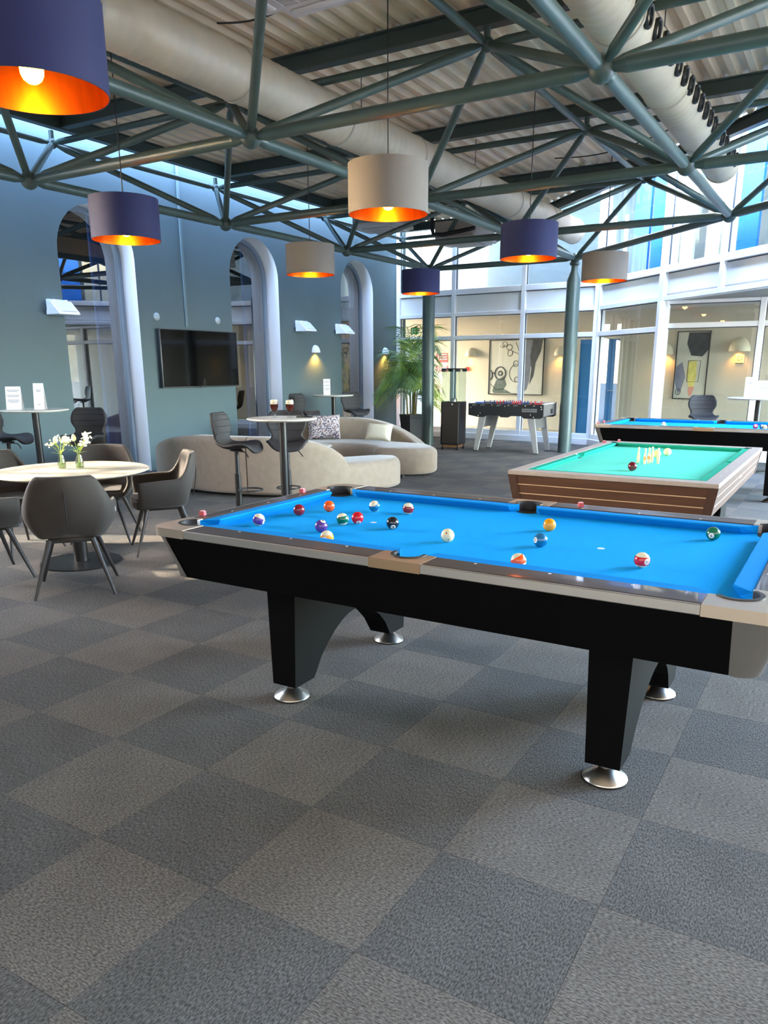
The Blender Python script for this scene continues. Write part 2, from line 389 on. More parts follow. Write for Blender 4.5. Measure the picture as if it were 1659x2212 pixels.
# corridor behind the glass
nW = Vector((0.0852, 0.9964, 0))
def corr(x, z, off=2.0):         # point on the corridor's back wall at world x
    y = 13.2 + 2.0 / 0.9964 - (x + 6.6) * 0.0855
    return Vector((x, y, z))
b = B(); prism(b, [(-9.5, corr(-9.5, 0).y), (7, corr(7, 0).y), (7, corr(7, 0).y + .1), (-9.5, corr(-9.5, 0).y + .1)], 0, 2.72)
wall_corridor = tag(mesh('wall_corridor', b, beige_wall), kind='structure')
b = B(); prism(b, [(-9.5, 13.46), (-6.6, 13.21), (-1.92, 12.81), (-0.45, 11.34), (7, 11.34), (7, 14.2), (-9.5, 15.7)], -0.05, -0.002)
tag(mesh('floor_corridor', b, mat('corridor_floor', (96, 90, 82), 0.7)), kind='structure')
b = B(); prism(b, [(-9.5, 13.5), (-6.6, 13.25), (-1.90, 12.87), (-0.40, 11.42), (7, 11.42), (7, 14.2), (-9.5, 15.7)], 2.66, 2.74)
tag(mesh('ceiling_corridor', b, mat('corridor_ceiling', (206, 202, 194), 0.8)), kind='structure')
b = B(); prism(b, [(-9.5, corr(-9.5, 0).y - .012), (7, corr(7, 0).y - .012), (7, corr(7, 0).y), (-9.5, corr(-9.5, 0).y)], 0, 0.10)
tag(mesh('baseboard_corridor', b, mat('base_beige', (150, 140, 120), 0.7)), kind='structure')
# upper storey behind the glass
b = B(); prism(b, [(-9.5, corr(-9.5, 0).y - .6), (-1.5, corr(-1.5, 0).y - .6), (7, 6.6), (7.1, 6.7), (-1.4, corr(-1.4, 0).y - .5), (-9.5, corr(-9.5, 0).y - .5)], 2.74, 7.2)
tag(mesh('wall_upper_storey', b, mat('upper_wall', (108, 122, 128), 0.8)), kind='structure')
for i, (ln, pw) in enumerate(((-5.0, 6), (-3.0, 6), (0.3, 2), (3.0, 2))):  # unseen fill areas added to brighten the corridor wall
    l = area('corridor_fill', (ln, corr(ln, 0).y - 0.9 - (0.7 if ln > 0 else 0), 2.6), (ln, corr(ln, 0).y - 0.5, 0), 1.2, 0.5, pw, (1.0, 0.93, 0.8))
b = B(); prism(b, [(-9.5, 13.5), (-6.6, 13.25), (-1.90, 12.87), (7, 3.98), (7, 6.6), (-1.5, 14.2), (-9.5, 15.2)], 5.5, 5.6)
tag(mesh('ceiling_upper', b, mat('corridor_ceiling', (206, 202, 194), 0.8)), kind='structure')
for i, (lx, ly) in enumerate(((-5.0, 13.9), (-2.6, 13.6), (0.6, 10.9), (2.6, 9.0))):  # fill areas added inside the upper storey to lift its dark wall
    l = area('landing_fill', (lx, ly, 5.4), (lx + .1, ly + .3, 3), 1.4, 0.5, 14, (0.96, 0.98, 1.0))
# doors
blue_door = mat('door_blue', (18, 96, 152), 0.45)
up_blue = mat('door_bright_blue', (12, 100, 190), 0.45)
def corr_door(nm, x0, x1, z0, z1, m):
    d = empty(nm); tag(d, kind='structure'); p0, p1 = corr(x0, 0), corr(x1, 0)
    Mx, L = seg_frame((p0.x, p0.y), (p1.x, p1.y)); d.matrix_world = Mx
    b = B(); box(b, 0, L, -.05, -.012, z0, z1, .004, 1); mesh('door_leaf', b, m, d, 30)
    b = B(); box(b, -.06, 0, -.06, -.012, z0, z1 + .06); box(b, L, L + .06, -.06, -.012, z0, z1 + .06); box(b, -.06, L + .06, -.06, -.012, z1, z1 + .06)
    mesh('door_frame', b, mat('door_frame_grey', (176, 172, 160), .6), d)
    b = B(); tube(b, (L - .08, -.07, 1.0), (L - .2, -.07, 1.0), .01); tube(b, (L - .08, -.05, 1.0), (L - .08, -.075, 1.0), .012); mesh('door_handle', b, chrome, d, 40)
    return d
corr_door('door_1', -2.86, -1.98, 0.005, 2.08, blue_door)
corr_door('door_2', -7.6, -6.95, 0.005, 2.08, mat('door_dark_blue', (34, 70, 100), .5))
def upper_panel(nm, F, s0, s1, z0, z1, y, m):
    b = B(); box(b, s0, s1, y, y + .04, z0, z1); o = mesh(nm, b, m, F); return o
for k, (F, s0, s1) in enumerate(((F2, .10, .62), (F2, .72, 1.06), (F3, .98, 1.42))):
    upper_panel('blue_panel', F, s0, s1, 3.1, 4.9, .55, up_blue)
for (F, s0, s1) in ((F2, 1.2, 1.5), (F2, 1.55, 1.9), (F3, .15, .5), (F3, .55, .9)):
    upper_panel('cream_panel', F, s0, s1, 3.1, 4.9, .6, mat('cream_panel', (212, 208, 186), .7))

# ------------------------------------------------------------------ roof deck, purlins, space frame
LA = 2.8246667937515455; OX, OY, ZB, ZT = -4.77682832, 2.79111015, 3.30799198, 4.125228564
def NB(i, j): return Vector((OX + i * LA, OY + j * LA, ZB))
def NT(i, j): return Vector((OX + i * LA, OY + j * LA, ZT))
ZD = 4.40
XL, XR, YN, YF = -6.06, 8.2, -5.4, 12.66
EDGE = 9.48                      # deck ends on the line x + y = EDGE
def yend(x): return min(YF, EDGE - x)
ceil_ = empty('ceiling'); tag(ceil_, kind='structure')
pitch = 0.19; x = XL; k = 0
prof = [(0, 0), (.055, 0), (.085, .055), (.145, .055), (.19 - .005, .0)]
sheet = None; nper = 8
while x < XR:
    if k % nper == 0:
        if sheet is not None: mesh('deck_sheet', sheet, deck_m, ceil_)
        sheet = B()
    R = []
    for (dx, dz) in prof + [(pitch, 0)]:
        xx = x + dx; R.append([(xx, YN, ZD + dz), (xx, max(yend(xx), YN + .05), ZD + dz)])
    grid(sheet, R); x += pitch; k += 1
mesh('deck_sheet', sheet, deck_m, ceil_)
b = B(); prism(b, [(XL, YN), (XR, YN), (XR, EDGE - XR), (EDGE - YF, YF), (XL, YF)], ZD + .07, ZD + .16); mesh('deck_top', b, mat('roof_felt', (70, 70, 72), .9), ceil_)
purl = mat('purlin_steel', (52, 66, 64), 0.45)
def ibeam(bm, p0, p1, h, wd):
    p0 = Vector(p0); p1 = Vector(p1); d = (p1 - p0).normalized(); L = (p1 - p0).length; u = Vector((-d.y, d.x, 0))
    Mx = Matrix(((d.x, u.x, 0, p0.x), (d.y, u.y, 0, p0.y), (0, 0, 1, p0.z), (0, 0, 0, 1)))
    box(bm, 0, L, -wd / 2, wd / 2, 0, .014, M=Mx); box(bm, 0, L, -wd / 2, wd / 2, h - .014, h, M=Mx); box(bm, 0, L, -.01, .01, .014, h - .014, M=Mx)
frame = empty('space_frame', (0, 0, 0), 0, 'dark green tubular steel space frame carrying the corrugated roof', 'roof truss')
I0, I1, J0, J1 = 0, 3, -2, 3
def okB(i, j): return I0 <= i <= I1 and J0 <= j <= J1 and i + j <= 4
def okT(i, j): return I0 - .5 <= i <= I1 + .5 and J0 - .5 <= j <= J1 + .5 and i + j <= 4
def rod(nm, p, q, r, gap=0.06):
    d = (q - p).normalized(); p = p + d * gap; q = q - d * gap; b = B()
    tube(b, p, p + d * .10, r * .55, r, 10); tube(b, p + d * .10, q - d * .10, r, r, 10, False); tube(b, q - d * .10, q, r, r * .55, 10)
    mesh(nm, b, green_steel, frame, 40)
for i in range(I0, I1 + 1):
    for j in range(J0, J1 + 1):
        if not okB(i, j): continue
        b = B(); ball_mesh(b, NB(i, j), .085, 16, 10); mesh('node_ball', b, node_steel, frame, 60)
        if okB(i + 1, j): rod('bottom_chord', NB(i, j), NB(i + 1, j), .048)
        if okB(i, j + 1): rod('bottom_chord', NB(i, j), NB(i, j + 1), .048)
        if okB(i + 1, j - 1) and i + j == 4: rod('bottom_chord', NB(i, j), NB(i + 1, j - 1), .048)
        for di in (-.5, .5):
            for dj in (-.5, .5):
                if okT(i + di, j + dj): rod('diagonal', NB(i, j), NT(i + di, j + dj), .037)
i = I0 - .5
while i <= I1 + .5:
    j = J0 - .5
    while j <= J1 + .5:
        if okT(i, j):
            p = NT(i, j); b = B(); ball_mesh(b, p, .06, 14, 8); tube(b, p, p + Vector((0, 0, .14)), .03, seg=8); mesh('node_ball', b, node_steel, frame, 60)
            if okT(i + 1, j): rod('top_chord', p, NT(i + 1, j), .035, .05)
            if okT(i, j + 1): rod('top_chord', p, NT(i, j + 1), .035, .05)
            if i + j == 4 and okT(i + 1, j - 1): rod('top_chord', p, NT(i + 1, j - 1), .035, .05)
        j += 1
    i += 1
j = J0 - .5
while j <= J1 + .5:
    y = OY + j * LA; xe = min(XR, EDGE - y)
    b = B(); ibeam(b, (XL, y, ZD - .15), (xe, y, ZD - .15), .15, .11); mesh('purlin', b, purl, frame); j += 1
b = B(); ibeam(b, (XL + .05, YN, ZD - .16), (XL + .05, YF, ZD - .16), .16, .10); mesh('edge_beam', b, purl, frame)
b = B(); ibeam(b, (EDGE - YF, YF, ZD - .14), (XR, EDGE - XR, ZD - .14), .15, .10); mesh('edge_beam', b, purl, frame)
b = B(); ibeam(b, (XL, YF, ZD - .14), (EDGE - YF, YF, ZD - .14), .15, .10); mesh('edge_beam', b, purl, frame)
# two columns
def column(i, j, label):
    p = NB(i, j); c = empty('column', (p.x, p.y, 0), 0, label, 'column', 'round green steel columns')
    b = B(); lathe(b, [(0, 0), (.118, 0), (.118, ZB - .36), (.055, ZB - .20), (.055, ZB - .12)], 32)
    mesh('shaft', b, green_steel, c, 30)
    b = B(); lathe(b, [(.055, ZB - .12), (.085, ZB - .10), (.085, ZB - .07), (.05, ZB - .05), (0, ZB - .05)], 24); mesh('head', b, node_steel, c, 30)
    return c
column(0, 3, 'green steel column standing between the palm and the glass heater')
column(1, 3, 'green steel column standing between the football table and the right glazing')

# ------------------------------------------------------------------ ducts
def duct(name, x, z, r, y0, y1, label, nozzles):
    d = empty(name, (x, y0, z), 0, label, 'air duct')
    L = y1 - y0; n = max(2, int(L / 1.45))
    for k in range(n):
        a = L * k / n; e = L * (k + 1) / n; b = B(); m = 14
        R = []
        for q in range(m + 1):
            yy_ = a + (e - a) * q / m
            for dr, off in ((0, 0), (.0022, .008), (0, .016)):
                if q < m: R.append((r + dr, yy_ + off))
        R.append((r, e))
        rings = [[(rr * math.cos(2 * PI * i / 32), yv, rr * math.sin(2 * PI * i / 32)) for rr, yv in R] for i in range(32)]
        grid(b, rings, wrapu=True); mesh('duct_section', b, duct_m, d, 50)
        b = B(); ring = []
        for i in range(32):
            c, s = math.cos(2 * PI * i / 32), math.sin(2 * PI * i / 32)
            ring.append([(rr * c, yv, rr * s) for rr, yv in ((r + .002, e - .03), (r + .010, e - .025), (r + .010, e + .0), (r + .002, e + .005))])
        grid(b, ring, wrapu=True); mesh('joint_band', b, mat('duct_band', (188, 180, 164), .5), d, 40)
    b = B(); tube(b, (0, L - .005, 0), (0, L + .03, 0), r + .004, seg=32); mesh('end_cap', b, duct_m, d, 40)
    for k in range(nozzles):
        yv = L - .30 - k * .262; a = math.radians(-8); b = B(); c = Vector((math.cos(a), 0, math.sin(a)))
        M_ = Matrix.Translation(Vector((0, yv, 0)) + c * (r - .012)) @ c.to_track_quat('Z', 'Y').to_matrix().to_4x4()
        lathe(b, [(.072, 0), (.078, .02), (.07, .034), (.056, .03), (.05, .012), (.0, .010)], 18)
        bmesh.ops.transform(b, matrix=M_, verts=b.verts)
        mesh('nozzle', b, black_plastic, d, 40)
    for k in range(int(L / 2.8)):
        b = B(); tube(b, (0, 1 + k * 2.8, r), (0, 1 + k * 2.8, ZD - z), .006, seg=6); mesh('hanger_rod', b, mat('rod_steel', (120, 118, 112), .4, .8), d)
    return d
duct('air_duct', -2.23, 3.853, .207, -4.5, 11.95, 'long beige spiral duct running from the top left of the roof', 0)
duct('nozzle_duct', .74, 3.867, .195, -4.5, 8.35, 'beige spiral duct with a row of black nozzles along its side', 30)

# ------------------------------------------------------------------ ceiling cassettes
ac_white = mat('cassette_white', (214, 208, 206), .5)
def cassette(x, y, z, label, hoses=False):
    a = empty('air_conditioner', (x, y, z), 0, label, 'air conditioner', 'ceiling cassette air conditioners')
    b = B(); box(b, -.40, .40, -.40, .40, .05, .33, .02); mesh('body', b, mat('cassette_body', (176, 168, 160), .6), a, 30)
    b = B(); box(b, -.47, .47, -.47, .47, 0.0, .05)
    vs = [v for v in b.verts]; es = [e for e in b.edges if abs((e.verts[0].co - e.verts[1].co).z) > .04]
    bmesh.ops.bevel(b, geom=es, offset=.14, segments=6, affect='EDGES'); mesh('panel', b, ac_white, a, 30)
    b = B(); box(b, -.27, .27, -.27, .27, -.006, .0, .004, 1); mesh('grille_back', b, mat('grille_grey', (120, 112, 108), .7), a)
    b = B()
    for k in range(26): v = -.26 + k * .0208; box(b, -.27, .27, v - .004, v + .004, -.016, -.006)
    for k in range(5): v = -.26 + k * .13; box(b, v - .005, v + .005, -.27, .27, -.018, -.006)
    tag(mesh('grille', b, ac_white, a), kind='stuff')
    for k in range(4):
        b = B(); box(b, -.27, .27, -.030, .030, -.016, .0, .008); o = mesh('louvre', b, mat('louvre_white', (226, 224, 222), .4), a, 30)
        o.rotation_euler = (0, 0, k * PI / 2); o.location = (.37 * math.sin(k * PI / 2), -.37 * math.cos(k * PI / 2), 0)
    for sx in (-1, 1):
        for sy in (-1, 1):
            b = B(); tube(b, (.38 * sx, .38 * sy, .33), (.38 * sx, .38 * sy, ZD - z), .006, seg=6); mesh('hanger_rod', b, mat('rod_steel', (120, 118, 112), .4, .8), a)
    if hoses:
        b = B(); polytube(b, [(-.41, -.46, .48), (-.42, -.47, .25), (-.38, -.48, .12), (-.2, -.47, .10), (.2, -.46, .14), (.4, -.46, .16)], .035, 10); mesh('hose', b, black_plastic, a, 60)
        b = B(); polytube(b, [(.41, -.3, .2), (.55, -.35, .22), (.62, -.4, .34)], .014, 8); mesh('drain_hose', b, black_plastic, a, 60)
    return a
cassette(-1.0, 2.13, 3.95, 'white cassette air conditioner with square grille at the top edge of the picture')
cassette(-5.35, 10.5, 3.95, 'white cassette air conditioner half hidden behind the nearest grey lampshade')
cassette(-3.85, 10.85, 3.64, 'cassette air conditioner with black hoses hung near the far end of the roof', True)

# ------------------------------------------------------------------ pendant lamps
navy_shade = mat('shade_navy', (18, 24, 74), .75, noise=.12, scale=160, bump=.15, sheen=.05)
grey_shade = mat('shade_grey', (124, 114, 104), .75, noise=.06, scale=160, bump=.15)
def pendant(x, y, shade, label, group, R=.30, H=.345, zb=2.63):
    p = empty('pendant_lamp', (x, y, zb), 0, label, 'pendant lamp', group)
    b = B(); lathe(b, [(R - .004, 0), (R, 0), (R, H), (R - .004, H)], 56); mesh('lamp_shade', b, shade, p, 30)
    b = B(); lathe(b, [(R - .0045, .001), (R - .0045, H - .001)], 56); mesh('shade_lining', b, gold_lining, p, 30)
    b = B()
    for k in range(3):
        a = k * 2 * PI / 3; tube(b, (0, 0, H - .06), (R * math.cos(a) - .004, R * math.sin(a), H - .012), .004, seg=6)
    mesh('spider_fitting', b, black_metal, p)
    b = B(); lathe(b, [(0, H - .02), (.012, H - .02), (.022, H - .07), (.022, H - .16), (0, H - .16)], 14); mesh('lamp_holder', b, black_metal, p, 40)
    b = B(); lathe(b, [(0, .030), (.020, .034), (.036, .046), (.046, .066), (.048, .085), (.042, .110), (.028, .145), (.016, .185), (0, .185)], 18); mesh('bulb', b, bulb_m, p, 60)
    b = B(); tube(b, (0, 0, H - .03), (0, 0, ZD - zb), .005, seg=6); mesh('cord', b, black_plastic, p)
    l = bpy.data.lights.new('pendant_light', 'POINT'); l.energy = 6; l.color = (1.0, .60, .22); l.shadow_soft_size = .05
    o = bpy.data.objects.new('pendant_light', l); COL.objects.link(o); o.parent = p; o.location = (0, 0, .02)
    return p
gn, gg = 'navy drum pendants', 'grey drum pendants'
pendant(-.60, -.215, navy_shade, 'largest navy drum lamp, cut off by the top left corner', gn)
pendant(-3.33, 2.66, navy_shade, 'navy drum lamp hanging in front of the nearest arched window', gn)
pendant(-.70, 5.78, navy_shade, 'navy drum lamp hanging just left of the right steel column', gn)
pendant(-3.60, 8.75, navy_shade, 'smallest navy drum lamp, hanging before the left steel column', gn)
pendant(-.71, 2.86, grey_shade, 'largest pale grey drum lamp hanging in the middle', gg)
pendant(-3.53, 5.73, grey_shade, 'grey drum lamp hanging between the two far arched windows', gg)
pendant(-.63, 8.45, grey_shade, 'small beige grey drum lamp right of the steel column', gg)

# thin cables under the deck
for k, (p, q, lb) in enumerate(((( -2.6, 3.2), (-1.3, 3.0), 'thin dark cable under the deck left of the cassette'), ((-1.35, 5.9), (.3, 5.6), 'thin dark cable under the deck above the middle grey lamp'),
        ((-1.6, 9.0), (.2, 8.3), 'thin dark cable under the deck above the far grey lamp'), ((1.3, 4.3), (3.2, 3.9), 'thin dark cable under the deck right of the nozzle duct'))):
    b = B(); m_ = [(p[0] + (q[0] - p[0]) * t, p[1] + (q[1] - p[1]) * t, 4.36 - .10 * math.sin(PI * t)) for t in [i / 10 for i in range(11)]]
    polytube(b, m_, .008, 6); tag(mesh('cable', b, black_plastic, None, 60), lb, 'cable')

# ------------------------------------------------------------------ things on the left wall
tv = empty('television', (XW, 0, 0), 0, 'wide black flat television on the grey green wall', 'television')
b = B(); box(b, .05, .085, 5.99, 7.70, 1.22, 2.09, .006); mesh('bezel', b, mat('tv_bezel', (66, 66, 68), .4, .4), tv, 30)
b = B(); box(b, .0852, .0872, 6.005, 7.685, 1.238, 2.076); mesh('screen', b, mat('tv_screen', (4, 4, 5), .06, spec=.3), tv)
b = B(); box(b, 0, .05, 6.5, 7.2, 1.45, 1.9); mesh('wall_bracket', b, black_metal, tv)
b = B(); box(b, .06, .09, 6.79, 6.91, 1.212, 1.222); mesh('logo_bar', b, mat('tv_bezel', (66, 66, 68)), tv)
for k, (y, lb) in enumerate(((6.03, 'small round wall sensor above the television left corner'), (7.34, 'small round wall sensor above the television right corner'))):
    o = B(); 
    lathe(o, [(0, 0), (.055, 0), (.055, .018), (.035, .032), (0, .034)], 24); bmesh.ops.transform(o, matrix=Matrix.Translation((XW, y, 2.255)) @ Matrix.Rotation(PI / 2, 4, 'Y'), verts=o.verts)
    tag(mesh('wall_sensor', o, mat('sensor_grey', (150, 162, 166), .5), None, 40), lb, 'sensor', 'round wall sensors')
em_m = mat('emergency_white', (232, 236, 242), .35)
def emergency(y, z, lb):
    e = empty('emergency_light', (XW, y, z), 0, lb, 'emergency light', 'white emergency lights')
    b = B(); box(b, 0, .05, -.13, .13, -.02, .11, .01); mesh('back_box', b, em_m, e, 30)
    b = B(); prism(b, [(.03, -.085), (.29, -.085), (.285, -.06), (.13, .085), (.09, .085), (.03, -.04)], -.16, .16, 'y'); bmesh.ops.bevel(b, geom=b.edges[:], offset=.006, segments=1, affect='EDGES')
    mesh('housing', b, em_m, e, 30)
    M_ = Matrix.Translation((.210, 0, .014)) @ Matrix.Rotation(math.atan2(.145, .155), 4, 'Y')
    b = B(); box(b, -.09, .09, -.13, .13, -.002, .008, .004, 1, M_); mesh('lens', b, mat('emergency_lens', (206, 216, 228), .15), e)
    b = B()
    for s in (-.09, .09): box(b, .05, .12, s - .02, s + .02, .08, .105)
    mesh('bracket', b, em_m, e)
emergency(4.30, 2.27, 'white wedge emergency light left of the nearest arched window')
emergency(9.55, 2.245, 'white wedge emergency light right of the middle arched window')
emergency(10.86, 2.24, 'white wedge emergency light left of the farthest arched window')
def sconce(Mx, lb, group, colr, power=5, R=.105):
    s = empty('wall_sconce'); s.matrix_world = Mx; tag(s, lb, 'wall lamp', group)     # local +x out of the wall, y along it
    b = B(); n = 16; rows = []
    for i in range(9):
        ph = PI / 2 * i / 8
        rows.append([(max(.0, R * math.cos(ph) * math.sin(PI * k / n)) , -R * math.cos(ph) * math.cos(PI * k / n), 1.35 * R * math.sin(ph)) for k in range(n + 1)])
    grid(b, rows); mesh('shade', b, colr, s, 60)
    b = B(); ball_mesh(b, (.05, 0, .03), .022, 10, 6); mesh('bulb', b, emat('sconce_glow', (255, 176, 60), 18.0), s, 60)
    b = B(); box(b, -.004, .01, -.04, .04, 0, .10); mesh('back_plate', b, colr, s)
    l = bpy.data.lights.new('sconce_light', 'SPOT'); l.energy = power * 5; l.color = (1.0, .47, .07); l.spot_size = math.radians(128); l.spot_blend = .8; l.shadow_soft_size = .03
    o = bpy.data.objects.new('sconce_light', l); COL.objects.link(o); o.parent = s; o.location = (.075, 0, .0)
    return s
sc_w = mat('sconce_white', (226, 232, 240), .5)
sconce(Matrix.Translation((XW, 10.03, 1.79)), 'white dome wall lamp glowing below the two emergency lights', 'dome wall lamps', sc_w, 20)
sconce(Matrix.Translation((XW, 12.66, 1.79)), 'white dome wall lamp glowing behind the palm leaves', 'dome wall lamps', sc_w, 20)
# corridor fittings
def CM(x, z):
    p = corr(x, z); ox = Vector((-.0852, -.9964, 0)); oy = Vector((.9964, -.0852, 0))   # out of wall, along wall
    return Matrix(((ox.x, oy.x, 0, p.x), (ox.y, oy.y, 0, p.y), (0, 0, 1, z), (0, 0, 0, 1)))
sc_b = mat('sconce_beige', (176, 166, 142), .6)
for x, zz, rr, lb in ((-5.63, 1.75, .15, 'beige dome wall lamp left of the black and white painting'), (-3.33, 1.75, .15, 'beige dome wall lamp right of the black and white painting'),
              (-1.0, 1.75, .15, 'beige dome wall lamp behind the wide white post of the right glazing'), (.41, 1.79, .20, 'beige dome wall lamp above the framed letter D')):
    sconce(CM(x, zz), lb, 'corridor wall lamps', sc_b, 7, rr)
def painting(x0, x1, z0, z1, lb):
    t = empty('painting'); t.matrix_world = CM((x0 + x1) / 2, 0); tag(t, lb, 'painting'); wd = (x1 - x0) / 2
    b = B(); fw = .018
    box(b, .0, .035, -wd, -wd + fw, z0, z1); box(b, 0, .035, wd - fw, wd, z0, z1); box(b, 0, .035, -wd, wd, z0, z0 + fw); box(b, 0, .035, -wd, wd, z1 - fw, z1)
    mesh('picture_frame', b, mat('frame_black', (22, 22, 24), .5), t)
    b = B(); box(b, 0, .02, -wd + fw, wd - fw, z0 + fw, z1 - fw); mesh('canvas', b, mat('canvas_cream', (184, 180, 164), .8, noise=.06, scale=5), t)
    return t, wd
def blob(t, nm, pts, m, x=.0212):
    b = B(); prism(b, pts, .02, x, 'x'); mesh(nm, b, m, t)
def strokes(t, nm, lines, r, m):
    b = B()
    for ln in lines: polytube(b, [(.021, p[0], p[1]) for p in ln], r, 5)
    mesh(nm, b, m, t)
ink = mat('ink_black', (24, 24, 26), .7); greyp = mat('paint_grey', (98, 102, 112), .8, noise=.2, scale=8); dkp = mat('paint_dark', (52, 54, 56), .8, noise=.3, scale=9)
def circ(cy, cz, ry, rz, a0=0, a1=2 * PI, n=18): return [(cy + ry * math.cos(a0 + (a1 - a0) * i / n), cz + rz * math.sin(a0 + (a1 - a0) * i / n)) for i in range(n + 1)]
t, wd = painting(-5.13, -3.72, .87, 2.12, 'large abstract black and white painting behind the football table')
blob(t, 'paint_patch', [(.2, 2.1), (.52, 2.1), (.5, 1.7), (.38, 1.5), (.36, 1.2), (.3, 1.0), (.2, .92), (.22, 1.3), (.14, 1.75)], greyp)
blob(t, 'paint_patch', [(.42, 2.1), (.66, 2.1), (.62, 1.85), (.5, 1.6), (.46, 1.3), (.36, 1.1), (.4, 1.45), (.36, 1.75)], dkp, .0222)
blob(t, 'paint_patch', [(-.6, .95), (-.5, 1.2), (-.3, 1.3), (-.22, 1.1), (-.3, .98), (-.1, .9), (-.55, .9)], mat('paint_moss', (78, 88, 76), .8, noise=.3, scale=7))
strokes(t, 'ink_line', [circ(-.4, 1.36, .14, .15), circ(-.66, 1.32, .05, .1, -PI / 2, PI / 2), circ(-.4, 1.36, .05, .05), [(-.55, 1.36), (-.6, 1.36)]], .013, ink)
strokes(t, 'ink_line', [circ(.02, 1.36, .18, .2, .6, 5.4), circ(0, 1.58, .06, .07), circ(.03, 1.22, .05, .06), circ(-.18, 1.95, .07, .06), circ(-.3, 2.02, .06, .06), circ(-.16, 1.82, .06, .07),
    [(-.1, 1.86), (.05, 1.8), (.08, 1.76)], [(-.02, 2.06), (.1, 1.8)], [(-.65, 1.12), (-.5, .98), (-.3, 1.0), (-.1, .9), (.1, .89)], [(-.42, 1.98), (-.34, 1.94), (-.3, 2.02)]], .006, ink)
t, wd = painting(-.80, -.15, .85, 2.2, 'abstract painting with yellow and grey shapes beside the framed letter D')
blob(t, 'paint_patch', [(-.1, 2.17), (.33, 2.17), (.32, 1.85), (.2, 1.7), (-.02, 1.72), (-.12, 1.95)], dkp)
blob(t, 'paint_patch', [(-.3, 1.5), (-.18, 1.6), (-.1, 1.3), (-.16, 1.05), (-.22, .95), (-.3, 1.2)], mat('paint_slate', (108, 112, 126), .8, noise=.2, scale=8))
blob(t, 'paint_patch', [(-.06, 1.6), (.1, 1.62), (.12, 1.3), (.08, 1.1), (-.02, 1.1), (-.08, 1.35)], mat('paint_yellow', (196, 184, 96), .8, noise=.2, scale=8))
blob(t, 'paint_patch', [(-.02, 1.1), (.1, 1.1), (.06, .95), (.02, .9), (-.02, .98)], mat('paint_rose', (196, 132, 112), .8))
strokes(t, 'ink_line', [[(-.06, 1.62), (.18, 1.62), (.16, 1.2), (-.06, 1.2), (-.06, 1.62)], circ(-.22, 1.0, .05, .06)], .006, ink)
d = empty('letter_sign'); d.matrix_world = CM(.432, 1.645); tag(d, 'small framed plate with a black letter D on the corridor wall', 'sign')
b = B(); box(b, 0, .012, -.085, .085, -.085, .085, .004, 1); mesh('plate', b, mat('plate_gold', (226, 206, 160), .5), d)
b = B(); box(b, .012, .016, -.075, .075, -.092, -.075); mesh('plate_line', b, ink, d)
text('letter', 'D', .13, ink, d, (.0125, 0, .006), (PI / 2, 0, PI / 2))
b = B(); box(b, 0, .03, -.05, .05, -.05, .05, .006, 1); o = mesh('fire_call_point', b, mat('alarm_red', (176, 36, 30), .45)); o.matrix_world = CM(-5.72, 1.46); tag(o, 'red fire alarm call point below the corridor lamp', 'alarm')
b = B(); box(b, .03, .033, -.025, .025, -.025, .025); o2 = mesh('call_glass', b, mat('alarm_dark', (120, 20, 18), .4), o)
ex = empty('exit_sign'); ex.matrix_world = CM(-7.28, 2.39); tag(ex, 'lit green emergency exit sign in the corridor behind the palm', 'sign')
b = B(); box(b, 0, .03, -.085, .085, -.08, .08); mesh('panel', b, emat('exit_green', (30, 160, 50), .8), ex)
b = B()
for yv in (-.03, .035): box(b, .03, .033, yv - .014, yv + .014, -.055, .055)
mesh('pictogram', b, emat('exit_white', (220, 255, 220), 1.2), ex)
for z, h, lb in ((1.73, .22, 'upper red fire notice behind the glass heater'), (1.47, .14, 'lower red fire notice behind the glass heater')):
    n_ = empty('fire_notice'); n_.matrix_world = CM(-6.45, z); tag(n_, lb, 'sign', 'red fire notices')
    b = B(); box(b, 0, .006, -.17, .17, -h / 2, h / 2); mesh('plate', b, mat('notice_red', (156, 26, 32), .5), n_)
    b = B()
    for q in range(3): box(b, .006, .007, -.07, .15, h * (.3 - q * .25), h * (.3 - q * .25) + .018)
    box(b, .006, .007, -.12, -.1, -h * .4, h * .4); mesh('print', b, mat('notice_white', (236, 226, 224), .5), n_)

